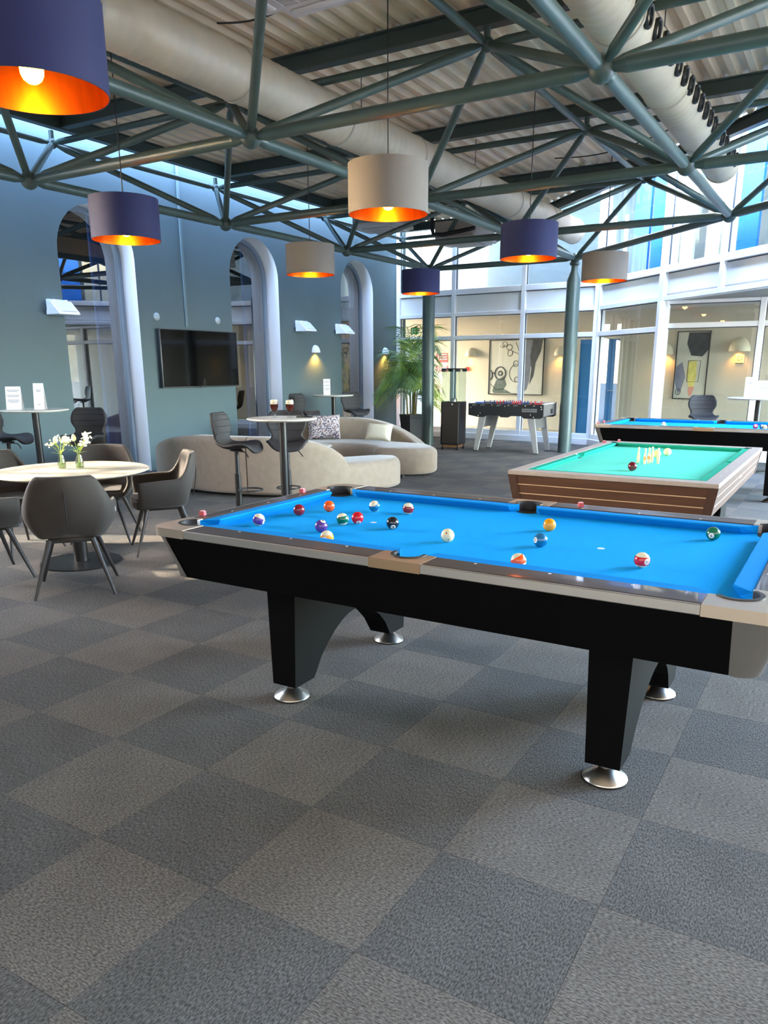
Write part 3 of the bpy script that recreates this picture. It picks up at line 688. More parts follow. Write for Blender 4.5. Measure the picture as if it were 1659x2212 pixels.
# ------------------------------------------------------------------ pool tables
PL, PW_ = 2.232, 1.116; ZR, ZBED = .838, .798
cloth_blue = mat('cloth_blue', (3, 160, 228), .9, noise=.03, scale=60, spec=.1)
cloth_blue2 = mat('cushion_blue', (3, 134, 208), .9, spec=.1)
rail_dark = mat('rail_dark_wood', (66, 54, 47), .42, noise=.12, scale=14, stretch=(.2, 1, 1), coat=.3)
rail_alu = mat('rail_aluminium', (196, 192, 186), .36, .85)
apron_black = mat('apron_black', (8, 8, 9), .65, spec=.07)
diamond_m = mat('diamond_pearl', (236, 232, 226), .3)
pocket_m = mat('pocket_black', (10, 10, 11), .6)
def arc(cx, cy, r, a0, a1, n=8): return [(cx + r * math.cos(math.radians(a0 + (a1 - a0) * i / n)), cy + r * math.sin(math.radians(a0 + (a1 - a0) * i / n))) for i in range(n + 1)]
def pool_table(loc, label):
    t = empty('pool_table', loc, 0, label, 'pool table', 'blue cloth pool tables')
    o = .20; cb = .068; oL = .155          # the left end rail is a little narrower
    b = B(); box(b, -.06, PL + .06, -.06, PW_ + .06, ZBED - .05, ZBED); mesh('cloth_bed', b, cloth_blue, t)
    # cushions: wedge section, mitred ends
    def cushion(p, q, inw, c0, c1):
        p = Vector(p); q = Vector(q); d = (q - p).normalized(); n = Vector(inw); b = B(); rows = []
        for e, c in ((p, c0), (q, -c1)):
            nose = e + d * c; back = e + d * c * .25
            rows.append([(*(back - n * cb), ZBED), (*(back - n * cb), ZR - .004), (*(nose - n * .004), ZR - .002), (*nose, ZR - .008), (*(nose - n * .014), ZBED + .012), (*(nose - n * .024), ZBED)])
        V = grid(b, rows)
        b.faces.new(V[0]); b.faces.new(V[1][::-1])
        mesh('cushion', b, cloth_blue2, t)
    m = PL / 2; g = .068
    for y, n in ((0, (0, 1)), (PW_, (0, -1))):
        cushion((.01, y), (m - .035, y), n, .085, .045); cushion((m + .035, y), (PL - .01, y), n, .045, .085)
    for x, n in ((0, (1, 0)), (PL, (-1, 0))): cushion((x, .01), (x, PW_ - .01), n, .085, .085)
    # dark rails
    def rail(x0, x1, y0, y1):
        b = B(); box(b, x0, x1, y0, y1, ZR - .035, ZR, .004, 1); mesh('rail', b, rail_dark, t)
    for y0, y1 in ((-o + .012, -cb), (PW_ + cb, PW_ + o - .012)):
        rail(.05, m - .11, y0, y1); rail(m + .11, PL - .05, y0, y1)
    rail(-oL + .012, -cb, .05, PW_ - .05); rail(PL + cb, PL + o - .012, .05, PW_ - .05)
    # aluminium side trims
    def trim(x0, x1, y0, y1):
        b = B(); box(b, x0, x1, y0, y1, ZR - .036, ZR - .001, .003, 1); mesh('side_trim', b, rail_alu, t)
    for y0, y1 in ((-o, -o + .012), (PW_ + o - .012, PW_ + o)): trim(.05, m - .11, y0, y1); trim(m + .11, PL - .05, y0, y1)
    for x0, x1 in ((-oL, -oL + .012), (PL + o - .012, PL + o)): trim(x0, x1, .05, PW_ - .05)
    # corner castings with the pocket cut out
    for sx in (0, 1):
        for sy in (0, 1):
            def MP(x, y): return (x if not sx else PL - x, y if not sy else PW_ - y)
            e = oL if not sx else o
            pts = [(.05, -o)] + [(-e + .07 + .07 * math.cos(math.radians(a)), -o + .07 + .07 * math.sin(math.radians(a))) for a in range(270, 179, -15)] + [(-e, .05), (-cb, .05)]
            pts += [(-cb, .03)] + [(-.035 + .062 * math.cos(math.radians(a)), -.035 + .062 * math.sin(math.radians(a))) for a in range(125, 326, 20)] + [(.03, -cb), (.05, -cb)]
            b = B(); prism(b, [MP(*p) for p in pts], ZR - .038, ZR + .001); mesh('corner_casting', b, mat('corner_cast', (208, 192, 172), .38, .8), t, 40)
            b = B(); prism(b, [MP(*p) for p in arc(-.035, -.035, .064, 0, 345, 23)], ZBED - .1, ZBED + .0015); mesh('pocket', b, pocket_m, t, 40)
            b = B(); rows = [[(*MP(-.035 + rr * math.cos(math.radians(a)), -.035 + rr * math.sin(math.radians(a))), z) for rr, z in ((.0605, ZBED - .02), (.0605, ZR + .004), (.075, ZR + .004), (.075, ZR))] for a in range(125, 326, 10)]
            grid(b, rows); mesh('pocket_liner', b, mat('pocket_liner', (34, 32, 33), .5), t, 40)
            # corner leg of the apron
            b = B(); rows = []
            for z, tp in ((ZR - .038, .012), (.60, .080)):
                rows.append([(*MP(x, y), z) for x, y in [(-.06 if sx == 0 else -.04, -o + tp)] + [(-e + .07 + tp * .9 + .07 * math.cos(math.radians(a)), -o + .07 + tp * .9 + .07 * math.sin(math.radians(a))) for a in range(270, 179, -15)] + [(-e + tp, -.04)]])
            grid(b, rows); mesh('corner_leg', b, mat('corner_steel', (150, 146, 140), .4, .7), t, 40)
    for sy in (0, 1):     # side pocket castings
        def MP(x, y): return (x, y if not sy else PW_ - y)
        pts = [(m - .11, -o), (m + .11, -o), (m + .11, -cb), (m + .062, -cb)] + [(m + .058 * math.cos(math.radians(a)), -.082 + .058 * math.sin(math.radians(a))) for a in range(15, -196, -15)] + [(m - .062, -cb), (m - .11, -cb)]
        b = B(); prism(b, [MP(*p) for p in pts], ZR - .037, ZR + .001); mesh('side_casting', b, mat('side_bronze', (190, 160, 128), .34, .8), t, 40)
        b = B(); prism(b, [MP(*p) for p in arc(m, -.075, .060, 0, 345, 23)], ZBED - .1, ZBED + .0015); mesh('pocket', b, pocket_m, t, 40)
        b = B(); rows = [[(*MP(m + rr * math.cos(math.radians(a)), -.082 + rr * math.sin(math.radians(a))), z) for rr, z in ((.0565, ZBED - .02), (.0565, ZR + .004), (.070, ZR + .004), (.070, ZR))] for a in range(-195, 16, 10)]
        grid(b, rows); mesh('pocket_liner', b, mat('pocket_liner', (34, 32, 33), .5), t, 40)
    # diamonds
    for k in (1, 2, 3, 5, 6, 7):
        for y in (-.088, PW_ + .088):
            b = B(); lathe(b, [(0, ZR + .0012), (.0055, ZR + .0008), (.006, ZR)], 10, k * PL / 8, y); mesh('diamond_inlay', b, diamond_m, t)
    for k in (1, 2, 3):
        for x in (-.088, PL + .088):
            b = B(); lathe(b, [(0, ZR + .0012), (.0055, ZR + .0008), (.006, ZR)], 10, x, k * PW_ / 4); mesh('diamond_inlay', b, diamond_m, t)
    for x in (.57, 1.675):
        b = B(); lathe(b, [(0, ZBED + .0006), (.016, ZBED + .0006), (.016, ZBED)], 14, x, PW_ / 2 - .01); mesh('spot_sticker', b, mat('spot_white', (206, 220, 226), .6), t)
    # tapered apron
    for nm, a0, a1 in (('front', (-.06, PL + .04), 0), ('back', (-.06, PL + .04), 1)):
        b = B(); y0 = -o + .012; y1 = -o + .08; f = (lambda y: y) if a1 == 0 else (lambda y: PW_ - y)
        grid(b, [[(x, f(y), z) for y, z in ((y0, ZR - .036), (y1, .60), (y1 + .025, .60), (y0 + .025, ZR - .036), (y0, ZR - .036))] for x in a0]); mesh('apron_panel', b, apron_black, t)
    for a1 in (0, 1):
        b = B(); e = oL if a1 == 0 else o; x0 = -e + .012; x1 = -e + .08; f = (lambda x: x) if a1 == 0 else (lambda x: PL - x)
        grid(b, [[(f(x), y, z) for x, z in ((x0, ZR - .036), (x1, .60), (x1 + .025, .60), (x0 + .025, ZR - .036), (x0, ZR - .036))] for y in (-.04, PW_ + .04)]); mesh('apron_panel', b, apron_black, t)
    b = B(); box(b, -.08, PL + .08, -.08, PW_ + .08, .615, .75); mesh('bed_frame', b, apron_black, t)
    # two arched pedestals on steel feet
    for xc, sg in ((.36, 1), (1.862, -1)):
        y0, y1 = .075, PW_ - .015; pts = [(y0, .075), (y0 + .15, .075)]
        pts += [(y0 + .15 + (y1 - y0 - .30) * k / 12, .075 + .255 * math.sin(PI * (k / 12)) ** .75) for k in range(1, 12)] + [(y1 - .15, .075), (y1, .075), (y1, .62), (y0, .62)]
        b = B(); V = prism(b, pts, xc - .082, xc + .082, 'x')
        for v in b.verts:
            if v.co.z < .5: v.co.x = xc + (v.co.x - xc) * (.80 + .2 * max(0, v.co.z - .07) / .5)
        mesh('pedestal_leg', b, apron_black, t)
        for y in (y0 + .055, y1 - .055):
            b = B(); lathe(b, [(0, 0), (.088, 0), (.088, .007)], 32, xc, y); mesh('foot_pad', b, mat('rubber_black', (16, 16, 16), .8), t, 40)
            b = B(); lathe(b, [(.086, .007), (.084, .012), (.026, .048), (.021, .050), (.021, .085)], 32, xc, y); mesh('levelling_foot', b, chrome, t, 40)
    return t
pool = pool_table((0, 0, 0), 'large blue cloth pool table with steel feet in the foreground')
pool2 = copy_tree(pool, loc=(-.065, 7.125, 0), label='blue cloth pool table at the back, behind the green carom table')

# ------------------------------------------------------------------ green carom table
def carom():
    X0, X1, Y0, Y1 = .405, 1.83, 2.67, 5.28; z = .80
    t = empty('carom_table', (0, 0, 0), 0, 'green cloth carom table with walnut sides and pale rails', 'billiard table')
    walnut = mat('walnut', (86, 57, 39), .42, noise=.28, scale=7, stretch=(.25, .25, 6)); wal_d = mat('walnut_dark', (74, 50, 38), .42, noise=.22, scale=7, stretch=(6, 6, .5))
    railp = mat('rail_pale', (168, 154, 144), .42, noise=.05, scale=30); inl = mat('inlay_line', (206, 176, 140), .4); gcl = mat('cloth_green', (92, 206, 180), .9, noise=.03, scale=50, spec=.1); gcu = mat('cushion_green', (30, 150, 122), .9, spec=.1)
    ix0, ix1, iy0, iy1 = X0 + .095, X1 - .095, Y0 + .12, Y1 - .12
    b = B(); box(b, ix0, ix1, iy0, iy1, z - .08, z - .035); mesh('cloth_bed', b, gcl, t)
    for q in ((X0, X1, Y0, iy0), (X0, X1, iy1, Y1), (X0, ix0, iy0, iy1), (ix1, X1, iy0, iy1)):
        b = B(); box(b, *q, z - .03, z, .003, 1); mesh('rail', b, railp, t)
    ym = (iy0 + iy1) / 2; cw = .05
    def cush(p, q, n):
        p = Vector(p); q = Vector(q); n = Vector(n); d = (q - p).normalized(); b = B(); rows = []
        for e, s in ((p, 1), (q, -1)):
            rows.append([(*e, z - .035), (*e, z - .002), (*(e + n * cw + d * s * .045), z - .002), (*(e + n * cw + d * s * .045), z - .012), (*(e + n * (cw - .015) + d * s * .045), z - .035)])
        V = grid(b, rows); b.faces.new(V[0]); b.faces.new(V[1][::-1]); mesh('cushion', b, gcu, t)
    for x, n in ((ix0, (1, 0)), (ix1, (-1, 0))):
        cush((x, iy0 + .02), (x, ym - .03), n); cush((x, ym + .03), (x, iy1 - .02), n)
    for y, n in ((iy0, (0, 1)), (iy1, (0, -1))): cush((ix0 + .02, y), (ix1 - .02, y), n)
    for x, y in ((ix0 + .02, iy1 - .02), (ix1 - .02, iy1 - .02), (ix0 + .02, iy0 + .02), (ix1 - .02, iy0 + .02), (ix0 + .012, ym), (ix1 - .012, ym)):
        b = B(); lathe(b, [(0, z - .0335), (.036, z - .0335), (.036, z - .05)], 20, x, y); mesh('pocket', b, pocket_m, t)
    for (x, y) in ((ix0 + .01, iy1 - .01), (ix1 - .01, iy1 - .01)):
        b = B(); box(b, x - .03, x + .03, y - .02, y + .035, z - .03, z + .004, .006); mesh('pocket_leather', b, pocket_m, t)
    H = .20; tp = .035
    for (a, c, nrm) in (((X0, Y0), (X1, Y0), (0, 1)), ((X1, Y0), (X1, Y1), (-1, 0)), ((X1, Y1), (X0, Y1), (0, -1)), ((X0, Y1), (X0, Y0), (1, 0))):
        a = Vector(a); c = Vector(c); n = Vector(nrm); d = (c - a).normalized()
        for k in range(3):
            z1 = z - .03 - H * k / 3 - .003; z0 = z - .03 - H * (k + 1) / 3 + .003; b = B(); rows = []
            f = lambda zz: tp * (z - .03 - zz) / H
            for e, s in ((a, 1), (c, -1)):
                rows.append([(*(e + n * (f(z1) + .004) + d * s * (.05 + f(z1))), z1), (*(e + n * (f(z0) + .004) + d * s * (.05 + f(z0))), z0), (*(e + n * (f(z0) + .03) + d * s * (.05 + f(z0))), z0), (*(e + n * (f(z1) + .03) + d * s * (.05 + f(z1))), z1), (*(e + n * (f(z1) + .004) + d * s * (.05 + f(z1))), z1)])
            V = grid(b, rows); mesh('side_plank', b, walnut, t)
            if k < 2:
                zz = z0 - .003; b = B(); tube(b, (*(a + n * (f(zz) + .006) + d * (.05 + f(zz))), zz), (*(c + n * (f(zz) + .006) - d * (.05 + f(zz))), zz), .0042, seg=6); mesh('inlay_strip', b, inl, t)
    for sx in (0, 1):
        for sy in (0, 1):
            cx, cy = (X0, X1)[sx], (Y0, Y1)[sy]; dx, dy = (1, -1)[sx], (1, -1)[sy]; b = B()
            rows = [[(cx + dx * (.06 + f_), cy + dy * f_, zz), (cx + dx * f_, cy + dy * f_, zz), (cx + dx * f_, cy + dy * (.06 + f_), zz), (cx + dx * (f_ + .05), cy + dy * (f_ + .05), zz)] for zz, f_ in ((z - .03, 0.0), (z - .03 - H, tp))]
            V = grid(b, rows); b.faces.new([V[0][0], V[1][0], V[1][3], V[0][3]]); mesh('corner_post', b, wal_d, t)
    b = B(); box(b, X0 + .1, X1 - .1, Y0 + .1, Y1 - .1, .55, .72); mesh('bed_frame', b, apron_black, t)
    for y in (Y0 + .42, Y1 - .42):
        b = B(); box(b, X0 + .22, X1 - .22, y - .17, y + .17, .05, .56, .01); mesh('pedestal_leg', b, apron_black, t)
        for x in (X0 + .3, X1 - .3):
            b = B(); lathe(b, [(0, 0), (.07, 0), (.065, .01), (.02, .03), (.02, .055)], 20, x, y); mesh('levelling_foot', b, chrome, t, 40)
    for k in range(1, 8):
        for x in (X0 + .05, X1 - .05):
            b = B(); lathe(b, [(0, z + .0012), (.005, z + .0008), (.0055, z)], 8, x, iy0 + (iy1 - iy0) * k / 8); mesh('diamond_inlay', b, diamond_m, t)
    b = B(); M_ = Matrix.Translation((X1 - .022, 3.95, z - .09)) @ Matrix.Rotation(math.radians(-20), 4, 'Y'); box(b, -.002, .002, -.07, .07, -.022, .022, .001, 1, M_); mesh('name_plate', b, mat('plate_silver', (196, 192, 186), .3, .8), t)
    return t
carom()

# ------------------------------------------------------------------ balls
RB = .0296
def ball(loc, colr, kind, num, d, label, group, R=RB):
    """kind solid / stripe / plain; d = direction of the number spot"""
    t = empty('billiard_ball' if kind == 'plain' else 'pool_ball', loc, 0, label, 'ball', group)
    b = B(); seg = 28; cream = mat('ball_cream', (236, 226, 190), .12, coat=.5)
    m = mat('ball_%d_%d_%d' % colr, colr, .12, coat=.5); n = 14; band = math.radians(33); V = []
    lat = [-PI / 2 + (PI / 2 - band) * k / 4 for k in range(5)] + [-band + 2 * band * k / 5 for k in range(1, 6)] + [band + (PI / 2 - band) * k / 4 for k in range(1, 5)]
    for a in lat:
        r = R * math.cos(a)
        V.append([b.verts.new((0, 0, R * math.sin(a)))] if r < 1e-6 * 5 or abs(abs(a) - PI / 2) < 1e-6 else [b.verts.new((r * math.cos(2 * PI * k / seg), r * math.sin(2 * PI * k / seg), R * math.sin(a))) for k in range(seg)])
    for i, (a_, c_) in enumerate(zip(V[:-1], V[1:])):
        mi = 1 if (kind == 'stripe' and (i < 4 or i > 8)) else 0
        for k in range(seg):
            j = (k + 1) % seg
            f = b.faces.new([a_[0], c_[j], c_[k]] if len(a_) == 1 else ([a_[k], a_[j], c_[0]] if len(c_) == 1 else [a_[k], a_[j], c_[j], c_[k]])); f.material_index = mi
    body = mesh('ball_body', b, [m, cream], t, 180)
    d = Vector(d).normalized()
    if num:
        q = d.to_track_quat('X', 'Z'); body.rotation_mode = 'QUATERNION'; body.rotation_quaternion = q
        b = B(); a0 = math.radians(24); rows = []
        lathe(b, [(0, R * 1.004)] + [(R * 1.004 * math.sin(a0 * k / 4), R * 1.004 * math.cos(a0 * k / 4)) for k in range(1, 5)], 18)
        bmesh.ops.transform(b, matrix=Matrix.Rotation(PI / 2, 4, 'Y'), verts=b.verts)
        sp = mesh('number_spot', b, mat('spot_ivory', (244, 240, 228), .15), body, 60)
        text('number', num, .015 if len(num) > 1 else .019, ink, body, (R * 1.012, 0, 0), (PI / 2, 0, PI / 2), .0004)
    elif kind == 'stripe':
        body.rotation_mode = 'QUATERNION'; body.rotation_quaternion = d.to_track_quat('X', 'Z')
    return t
ZC = ZBED + RB; gp = 'balls on the front blue table'
toC = Vector((.5, -.83, .25))
yel, blu, red, pur, ora, grn, mar, blk = (240, 160, 24), (18, 112, 160), (206, 20, 40), (92, 56, 140), (246, 92, 28), (8, 104, 74), (128, 24, 36), (26, 28, 32)
for (x, y), c, k, nn, d, lb in (
    ((.140, .207), pur, 'stripe', '12', (.9, .2, -.3), 'cream ball with dark purple stripe, leftmost on the front blue table'),
    ((.151, .508), mar, 'solid', '7', (-.6, .2, -.6), 'solid maroon ball left of the orange ball'),
    ((.222, .672), ora, 'solid', '5', (-.5, .6, .1), 'solid orange ball near the far left pocket of the front table'),
    ((.479, .414), grn, 'stripe', '14', (.9, .5, .2), 'green striped ball touching distance left of the red ball'),
    ((.522, .479), red, 'solid', '3', (.6, -.6, -.75), 'solid bright red ball between green stripe and black ball'),
    ((.487, .229), pur, 'solid', '4', (.45, -.1, .9), 'solid purple ball in front of the green striped ball'),
    ((.645, .048), yel, 'stripe', '9', (.2, -.8, -.1), 'yellow striped ball half hidden by the near rail'),
    ((.427, .789), blu, 'stripe', '10', (.2, .9, .5), 'teal and cream striped ball at the far left of the front table'),
    ((.612, .817), mar, 'stripe', '15', (-.7, .4, .1), 'maroon ball with cream side near the far cushion'),
    ((.731, .455), blk, 'solid', '8', (.45, -.6, -.45), 'black ball right of the bright red ball'),
    ((1.374, .774), yel, 'solid', '1', (.2, .8, .3), 'solid yellow orange ball right of the far middle pocket'),
    ((1.449, .448), blu, 'solid', '2', (-.55, -.85, .12), 'solid teal blue ball in front of the yellow ball'),
    ((1.500, .067), ora, 'stripe', '13', (.75, .1, .5), 'orange striped ball half hidden by the near rail'),
    ((1.893, .310), red, 'stripe', '11', (.85, -.62, -.05), 'red striped ball numbered 11 on the right of the front table'),
    ((2.048, .940), grn, 'solid', '6', (-.12, -.95, -.15), 'solid green ball beside the far right pocket')):
    ball((x, y, ZC), c, k, nn, d, lb, gp)
cue = ball((1.073, .337, ZC), (240, 228, 180), 'plain', '', (1, 0, 0), 'cream cue ball with small dots near the middle of the front table', gp)
for d in ((.2, -.8, .5), (-.6, -.6, .3), (.5, -.75, -.45), (.8, -.1, .5)):
    d = Vector(d).normalized(); b = B(); lathe(b, [(0, RB * 1.003), (.0035, RB * 1.0005), (.0036, RB * .99)], 8); bmesh.ops.transform(b, matrix=d.to_track_quat('Z', 'Y').to_matrix().to_4x4(), verts=b.verts)
    mesh('dot', b, mat('dot_brown', (140, 84, 40), .3), cue)
g2 = 'balls on the back blue table'
for (x, y), c, k, nn, lb in (((.504, 7.473), (240, 236, 214), 'plain', '', 'cream cue ball alone on the back blue table'),
    ((1.529, 7.591), (196, 30, 70), 'solid', '3', 'crimson ball leftmost in the cluster on the back table'), ((1.60, 7.60), (26, 84, 104), 'solid', '10', 'teal ball second in the cluster on the back table'),
    ((1.635, 7.50), (196, 120, 40), 'stripe', '13', 'amber striped ball low in the cluster on the back table'), ((1.67, 7.66), (116, 40, 60), 'solid', '7', 'maroon ball in the cluster at the right picture edge'),
    ((1.705, 7.44), (214, 130, 60), 'solid', '5', 'orange ball of the cluster cut by the right picture edge')):
    ball((x, y, ZC), c, k, nn, (.1, -.9, .3), lb, g2)
g3 = 'carom balls'
ball((1.13, 3.335, .765 + .034), (96, 14, 26), 'plain', '', (1, 0, 0), 'dark red ball on the green table', g3, .034)
ball((1.102, 4.30, .765 + .034), (240, 224, 150), 'plain', '', (1, 0, 0), 'cream ball behind the rightmost skittle', g3, .034)
ball((1.150, 4.50, .765 + .034), (240, 228, 170), 'plain', '', (1, 0, 0), 'cream ball farthest back on the green table', g3, .034)
for (x, y), lb in (((1.050, 3.86), 'leftmost pale skittle on the green table'), ((1.118, 3.79), 'front skittle with orange belly'), ((1.133, 3.86), 'middle skittle with orange belly'), ((1.142, 3.93), 'rear skittle of the three close together'), ((1.203, 3.87), 'rightmost skittle in front of a cream ball')):
    t = empty('skittle', (x, y, .765), 0, lb, 'skittle', 'skittles on the green table')
    b = B(); lathe(b, [(0, 0), (.009, 0), (.0105, .01), (.0125, .04), (.012, .06), (.007, .09), (.006, .105), (.0085, .118), (.007, .126), (0, .129)], 16); mesh('pin_body', b, mat('skittle_ivory', (232, 214, 168), .4), t, 60)
    if 'orange' in lb:
        b = B(); lathe(b, [(.0126, .035), (.0131, .05), (.0122, .06)], 16); mesh('pin_band', b, mat('skittle_orange', (226, 142, 70), .4), t, 60)
# chalk cubes
ck = mat('chalk_red', (206, 96, 104), .85); ck2 = mat('chalk_top', (226, 176, 178), .9)
for (x, y, z), rz, lb in (((-.135, .12, ZR), .3, 'red chalk cube on the left rail of the front table, nearer one'), ((-.135, .92, ZR), .1, 'red chalk cube near the far left pocket of the front table'), ((1.372, 1.25, ZR), .5, 'red chalk cube on the far rail of the front table'),
    ((.445, 5.05, .80), .2, 'red chalk cube on the left rail of the green table'), ((.545, 5.22, .80), .4, 'red chalk cube behind the far left pocket of the green table'), ((-.20, 7.10, ZR), .2, 'red chalk cube on the left end of the back blue table'), ((-.19, 7.33, ZR), .5, 'second red chalk cube on the left end of the back blue table')):
    t = empty('chalk_cube', (x, y, z), rz, lb, 'chalk', 'red chalk cubes')
    b = B(); box(b, -.0125, .0125, -.0125, .0125, 0, .02); mesh('paper_wrap', b, ck, t)
    b = B(); lathe(b, [(.0122, .020), (.011, .023), (.004, .0205), (0, .020)], 10); mesh('chalk_top', b, ck2, t)

# ------------------------------------------------------------------ bar tables and stools
marble = mat('marble_top', (214, 210, 200), .22, noise=.10, scale=5, stretch=(1, 3, 1))
tpole = mat('table_pole', (14, 13, 13), .4)
def bar_table(x, y, h, D, label):
    t = empty('bar_table', (x, y, 0), 0, label, 'bar table', 'round bar tables')
    b = B(); r = D / 2; lathe(b, [(0, h - .022), (r - .02, h - .022), (r, h - .010), (r, h - .005), (r - .006, h), (0, h)], 56); mesh('table_top', b, marble, t, 30)
    b = B(); lathe(b, [(0, .012), (.038, .012), (.038, h - .03), (.12, h - .027), (.12, h - .022), (0, h - .022)], 24); mesh('pole', b, tpole, t, 30)
    b = B(); lathe(b, [(0, 0), (.22, 0), (.22, .008), (.05, .014), (0, .014)], 40); mesh('base_plate', b, tpole, t, 30)
    return t
bar_table(-5.38, 2.97, 1.078, .72, 'round marble bar table by the nearest arched window, with two menu cards')
bar_table(-2.307, 3.508, 1.045, .69, 'round marble bar table holding two glasses of dark beer')
bar_table(-5.10, 8.45, 1.068, .69, 'round bar table near the palm, with one menu card')
bar_table(1.297, 10.066, 1.07, .86, 'round bar table behind the back pool table, with two menu cards')
stool_f = mat('stool_fabric', (38, 35, 36), .7, noise=.10, scale=40, bump=.1); stitch_m = mat('stitch_dark', (30, 28, 30), .8)
def make_stool(loc, rz, label):
    t = empty('bar_stool', loc, rz, label, 'bar stool', 'quilted bar stools')      # faces local +x
    zs = .71
    pr = [(.245, -.055, .10), (.235, -.022, .165), (.20, .008, .205), (.13, .018, .225), (.04, .0, .228), (-.06, -.008, .215), (-.13, .012, .185), (-.168, .055, .165), (-.185, .12, .180), (-.195, .18, .215), (-.205, .235, .222), (-.218, .30, .205), (-.23, .345, .175), (-.236, .36, .14)]
    b = B(); n = 12; rows = []
    for i, (px, pz, hw) in enumerate(pr):
        row = []
        back = max(0.0, min(1.0, (i - 6) / 3))
        for k in range(n + 1):
            u = -1 + 2 * k / n; c = u * u
            row.append((px + c * .055 * back, hw * u, zs + pz + (.045 if i > 1 else .01) * c * (1 - back)))
        rows.append(row)
    grid(b, rows); o = mesh('seat_shell', b, stool_f, t, 60)
    sm = o.modifiers.new('thick', 'SOLIDIFY'); sm.thickness = .034; sm.offset = 0
    ss = o.modifiers.new('soft', 'SUBSURF'); ss.levels = 1; ss.render_levels = 1
    for i in (8.5, 9.6, 10.7, 11.7):
        i0 = int(i); fr = i - i0; b = B(); pts = []
        for k in range(n + 1):
            u = (-1 + 2 * k / n) * .93; a = pr[i0]; c = pr[i0 + 1]; hw = a[2] + (c[2] - a[2]) * fr
            pts.append((a[0] + (c[0] - a[0]) * fr + u * u * .055 + .0185, hw * u, zs + a[1] + (c[1] - a[1]) * fr))
        polytube(b, pts, .0035, 5); mesh('seam', b, stitch_m, t)
    b = B(); lathe(b, [(0, zs - .035), (.07, zs - .035), (.07, zs - .022), (0, zs - .022)], 20); lathe(b, [(.0, .36), (.022, .36), (.022, zs - .03), (0, zs - .03)], 18); mesh('gas_lift', b, black_metal, t, 30)
    b = B(); lathe(b, [(0, .012), (.034, .012), (.034, .30), (.032, .302), (.032, .44), (0, .44)], 20); mesh('pole', b, tpole, t, 30)
    b = B(); polytube(b, [(.02, .02, zs - .04), (.05, .12, zs - .06), (.06, .165, zs - .12)], .006, 6); mesh('lever', b, black_metal, t)
    b = B(); polytube(b, [(.14 + .125 * math.cos(2 * PI * k / 24), .125 * math.sin(2 * PI * k / 24), .27) for k in range(24)], .009, 8, True); tube(b, (.0, 0, .27), (.03, 0, .27), .02); mesh('foot_ring', b, black_metal, t, 50)
    b = B(); lathe(b, [(0, 0), (.205, 0), (.205, .006), (.04, .02), (0, .02)], 36); mesh('base_plate', b, tpole, t, 30)
    return t
stool = make_stool((-3.02, 3.62, 0), math.radians(18), 'dark bar stool seen from the side, left of the beer table')
def st(x, y, deg, lb, dz=0): return copy_tree(stool, (x, y, dz), math.radians(deg), lb)
st(-2.72, 4.10, -52, 'dark bar stool standing behind the beer table')
st(-5.22, 3.47, -62, 'dark quilted bar stool before the nearest arched window')
st(-6.02, 3.02, 28, 'dark bar stool cut off by the left picture edge')
st(-5.85, 8.62, -5, 'dark bar stool seen from the side against the wall left of the menu card')
st(-5.42, 9.62, -28, 'dark bar stool between the far bar table and the palm')
st(.47, 10.62, -72, 'dark quilted bar stool behind the back pool table')
# menu cards
paper = mat('paper_white', (240, 240, 240), .7); print_m = mat('print_grey', (150, 150, 154), .8)
def card(loc, rz, wd, h, lb, lines):
    t = empty('menu_card', loc, rz, lb, 'menu card', 'white menu cards')     # faces local -y
    b = B(); dpt = .035
    for s in (-1, 1):
        prism(b, [(s * dpt, 0), (s * dpt + .002 * s, 0), (.001 * s, h), (0, h)], -wd / 2, wd / 2, 'x')
    mesh('folded_card', b, paper, t)
    b = B()
    for zf, lw in lines:
        yv = -dpt * (1 - zf) - .0022; box(b, -wd * lw / 2, wd * lw / 2, yv - .0004, yv + .0004, h * zf - .003, h * zf + .003)
    mesh('print', b, print_m, t)
    return t
many = [(.84, .8), (.79, .6), (.62, .8), (.57, .75), (.42, .7), (.37, .8), (.32, .5)]; few = [(.74, .5), (.69, .35), (.2, .3)]
card((-5.52, 2.83, 1.078), math.radians(36), .165, .25, 'wide white menu card on the bar table at the left', many)
card((-5.27, 2.97, 1.078), math.radians(30), .115, .285, 'tall narrow white menu card on the bar table at the left', few)
card((-5.14, 8.32, 1.068), math.radians(35), .115, .26, 'white menu card on the far bar table near the palm', many)
card((1.17, 9.92, 1.07), math.radians(8), .13, .29, 'tall narrow white menu card on the right bar table', few)
card((1.35, 9.88, 1.07), math.radians(4), .185, .245, 'wide white menu card on the right bar table', many)
# beers
def beer(x, y, lb):
    t = empty('beer_glass', (x, y, 1.045), 0, lb, 'glass', 'stemmed beer glasses')
    b = B(); lathe(b, [(0, .001), (.036, .001), (.036, .004), (.012, .012), (.007, .024), (.009, .04), (.026, .062), (.039, .10), (.0405, .135), (.036, .175), (.0345, .175), (.0385, .135), (.037, .10), (.024, .064), (0, .052)], 28); mesh('glass_body', b, glass('drink_glass', (244, 246, 246), 1.5, 1.0), t, 60)
    b = B(); lathe(b, [(0, .054), (.023, .065), (.0362, .10), (.0378, .132), (0, .132)], 28); mesh('beer', b, mat('dark_beer', (78, 22, 8), .08, noise=.3, scale=20), t, 60)
    b = B(); lathe(b, [(0, .1325), (.0376, .1325), (.036, .165), (.03, .172), (0, .174)], 28); mesh('foam', b, mat('beer_foam', (238, 222, 190), .9), t, 60)
    return t
beer(-2.37, 3.47, 'left stemmed glass of dark beer with pale foam'); beer(-2.23, 3.535, 'right stemmed glass of dark beer with pale foam')
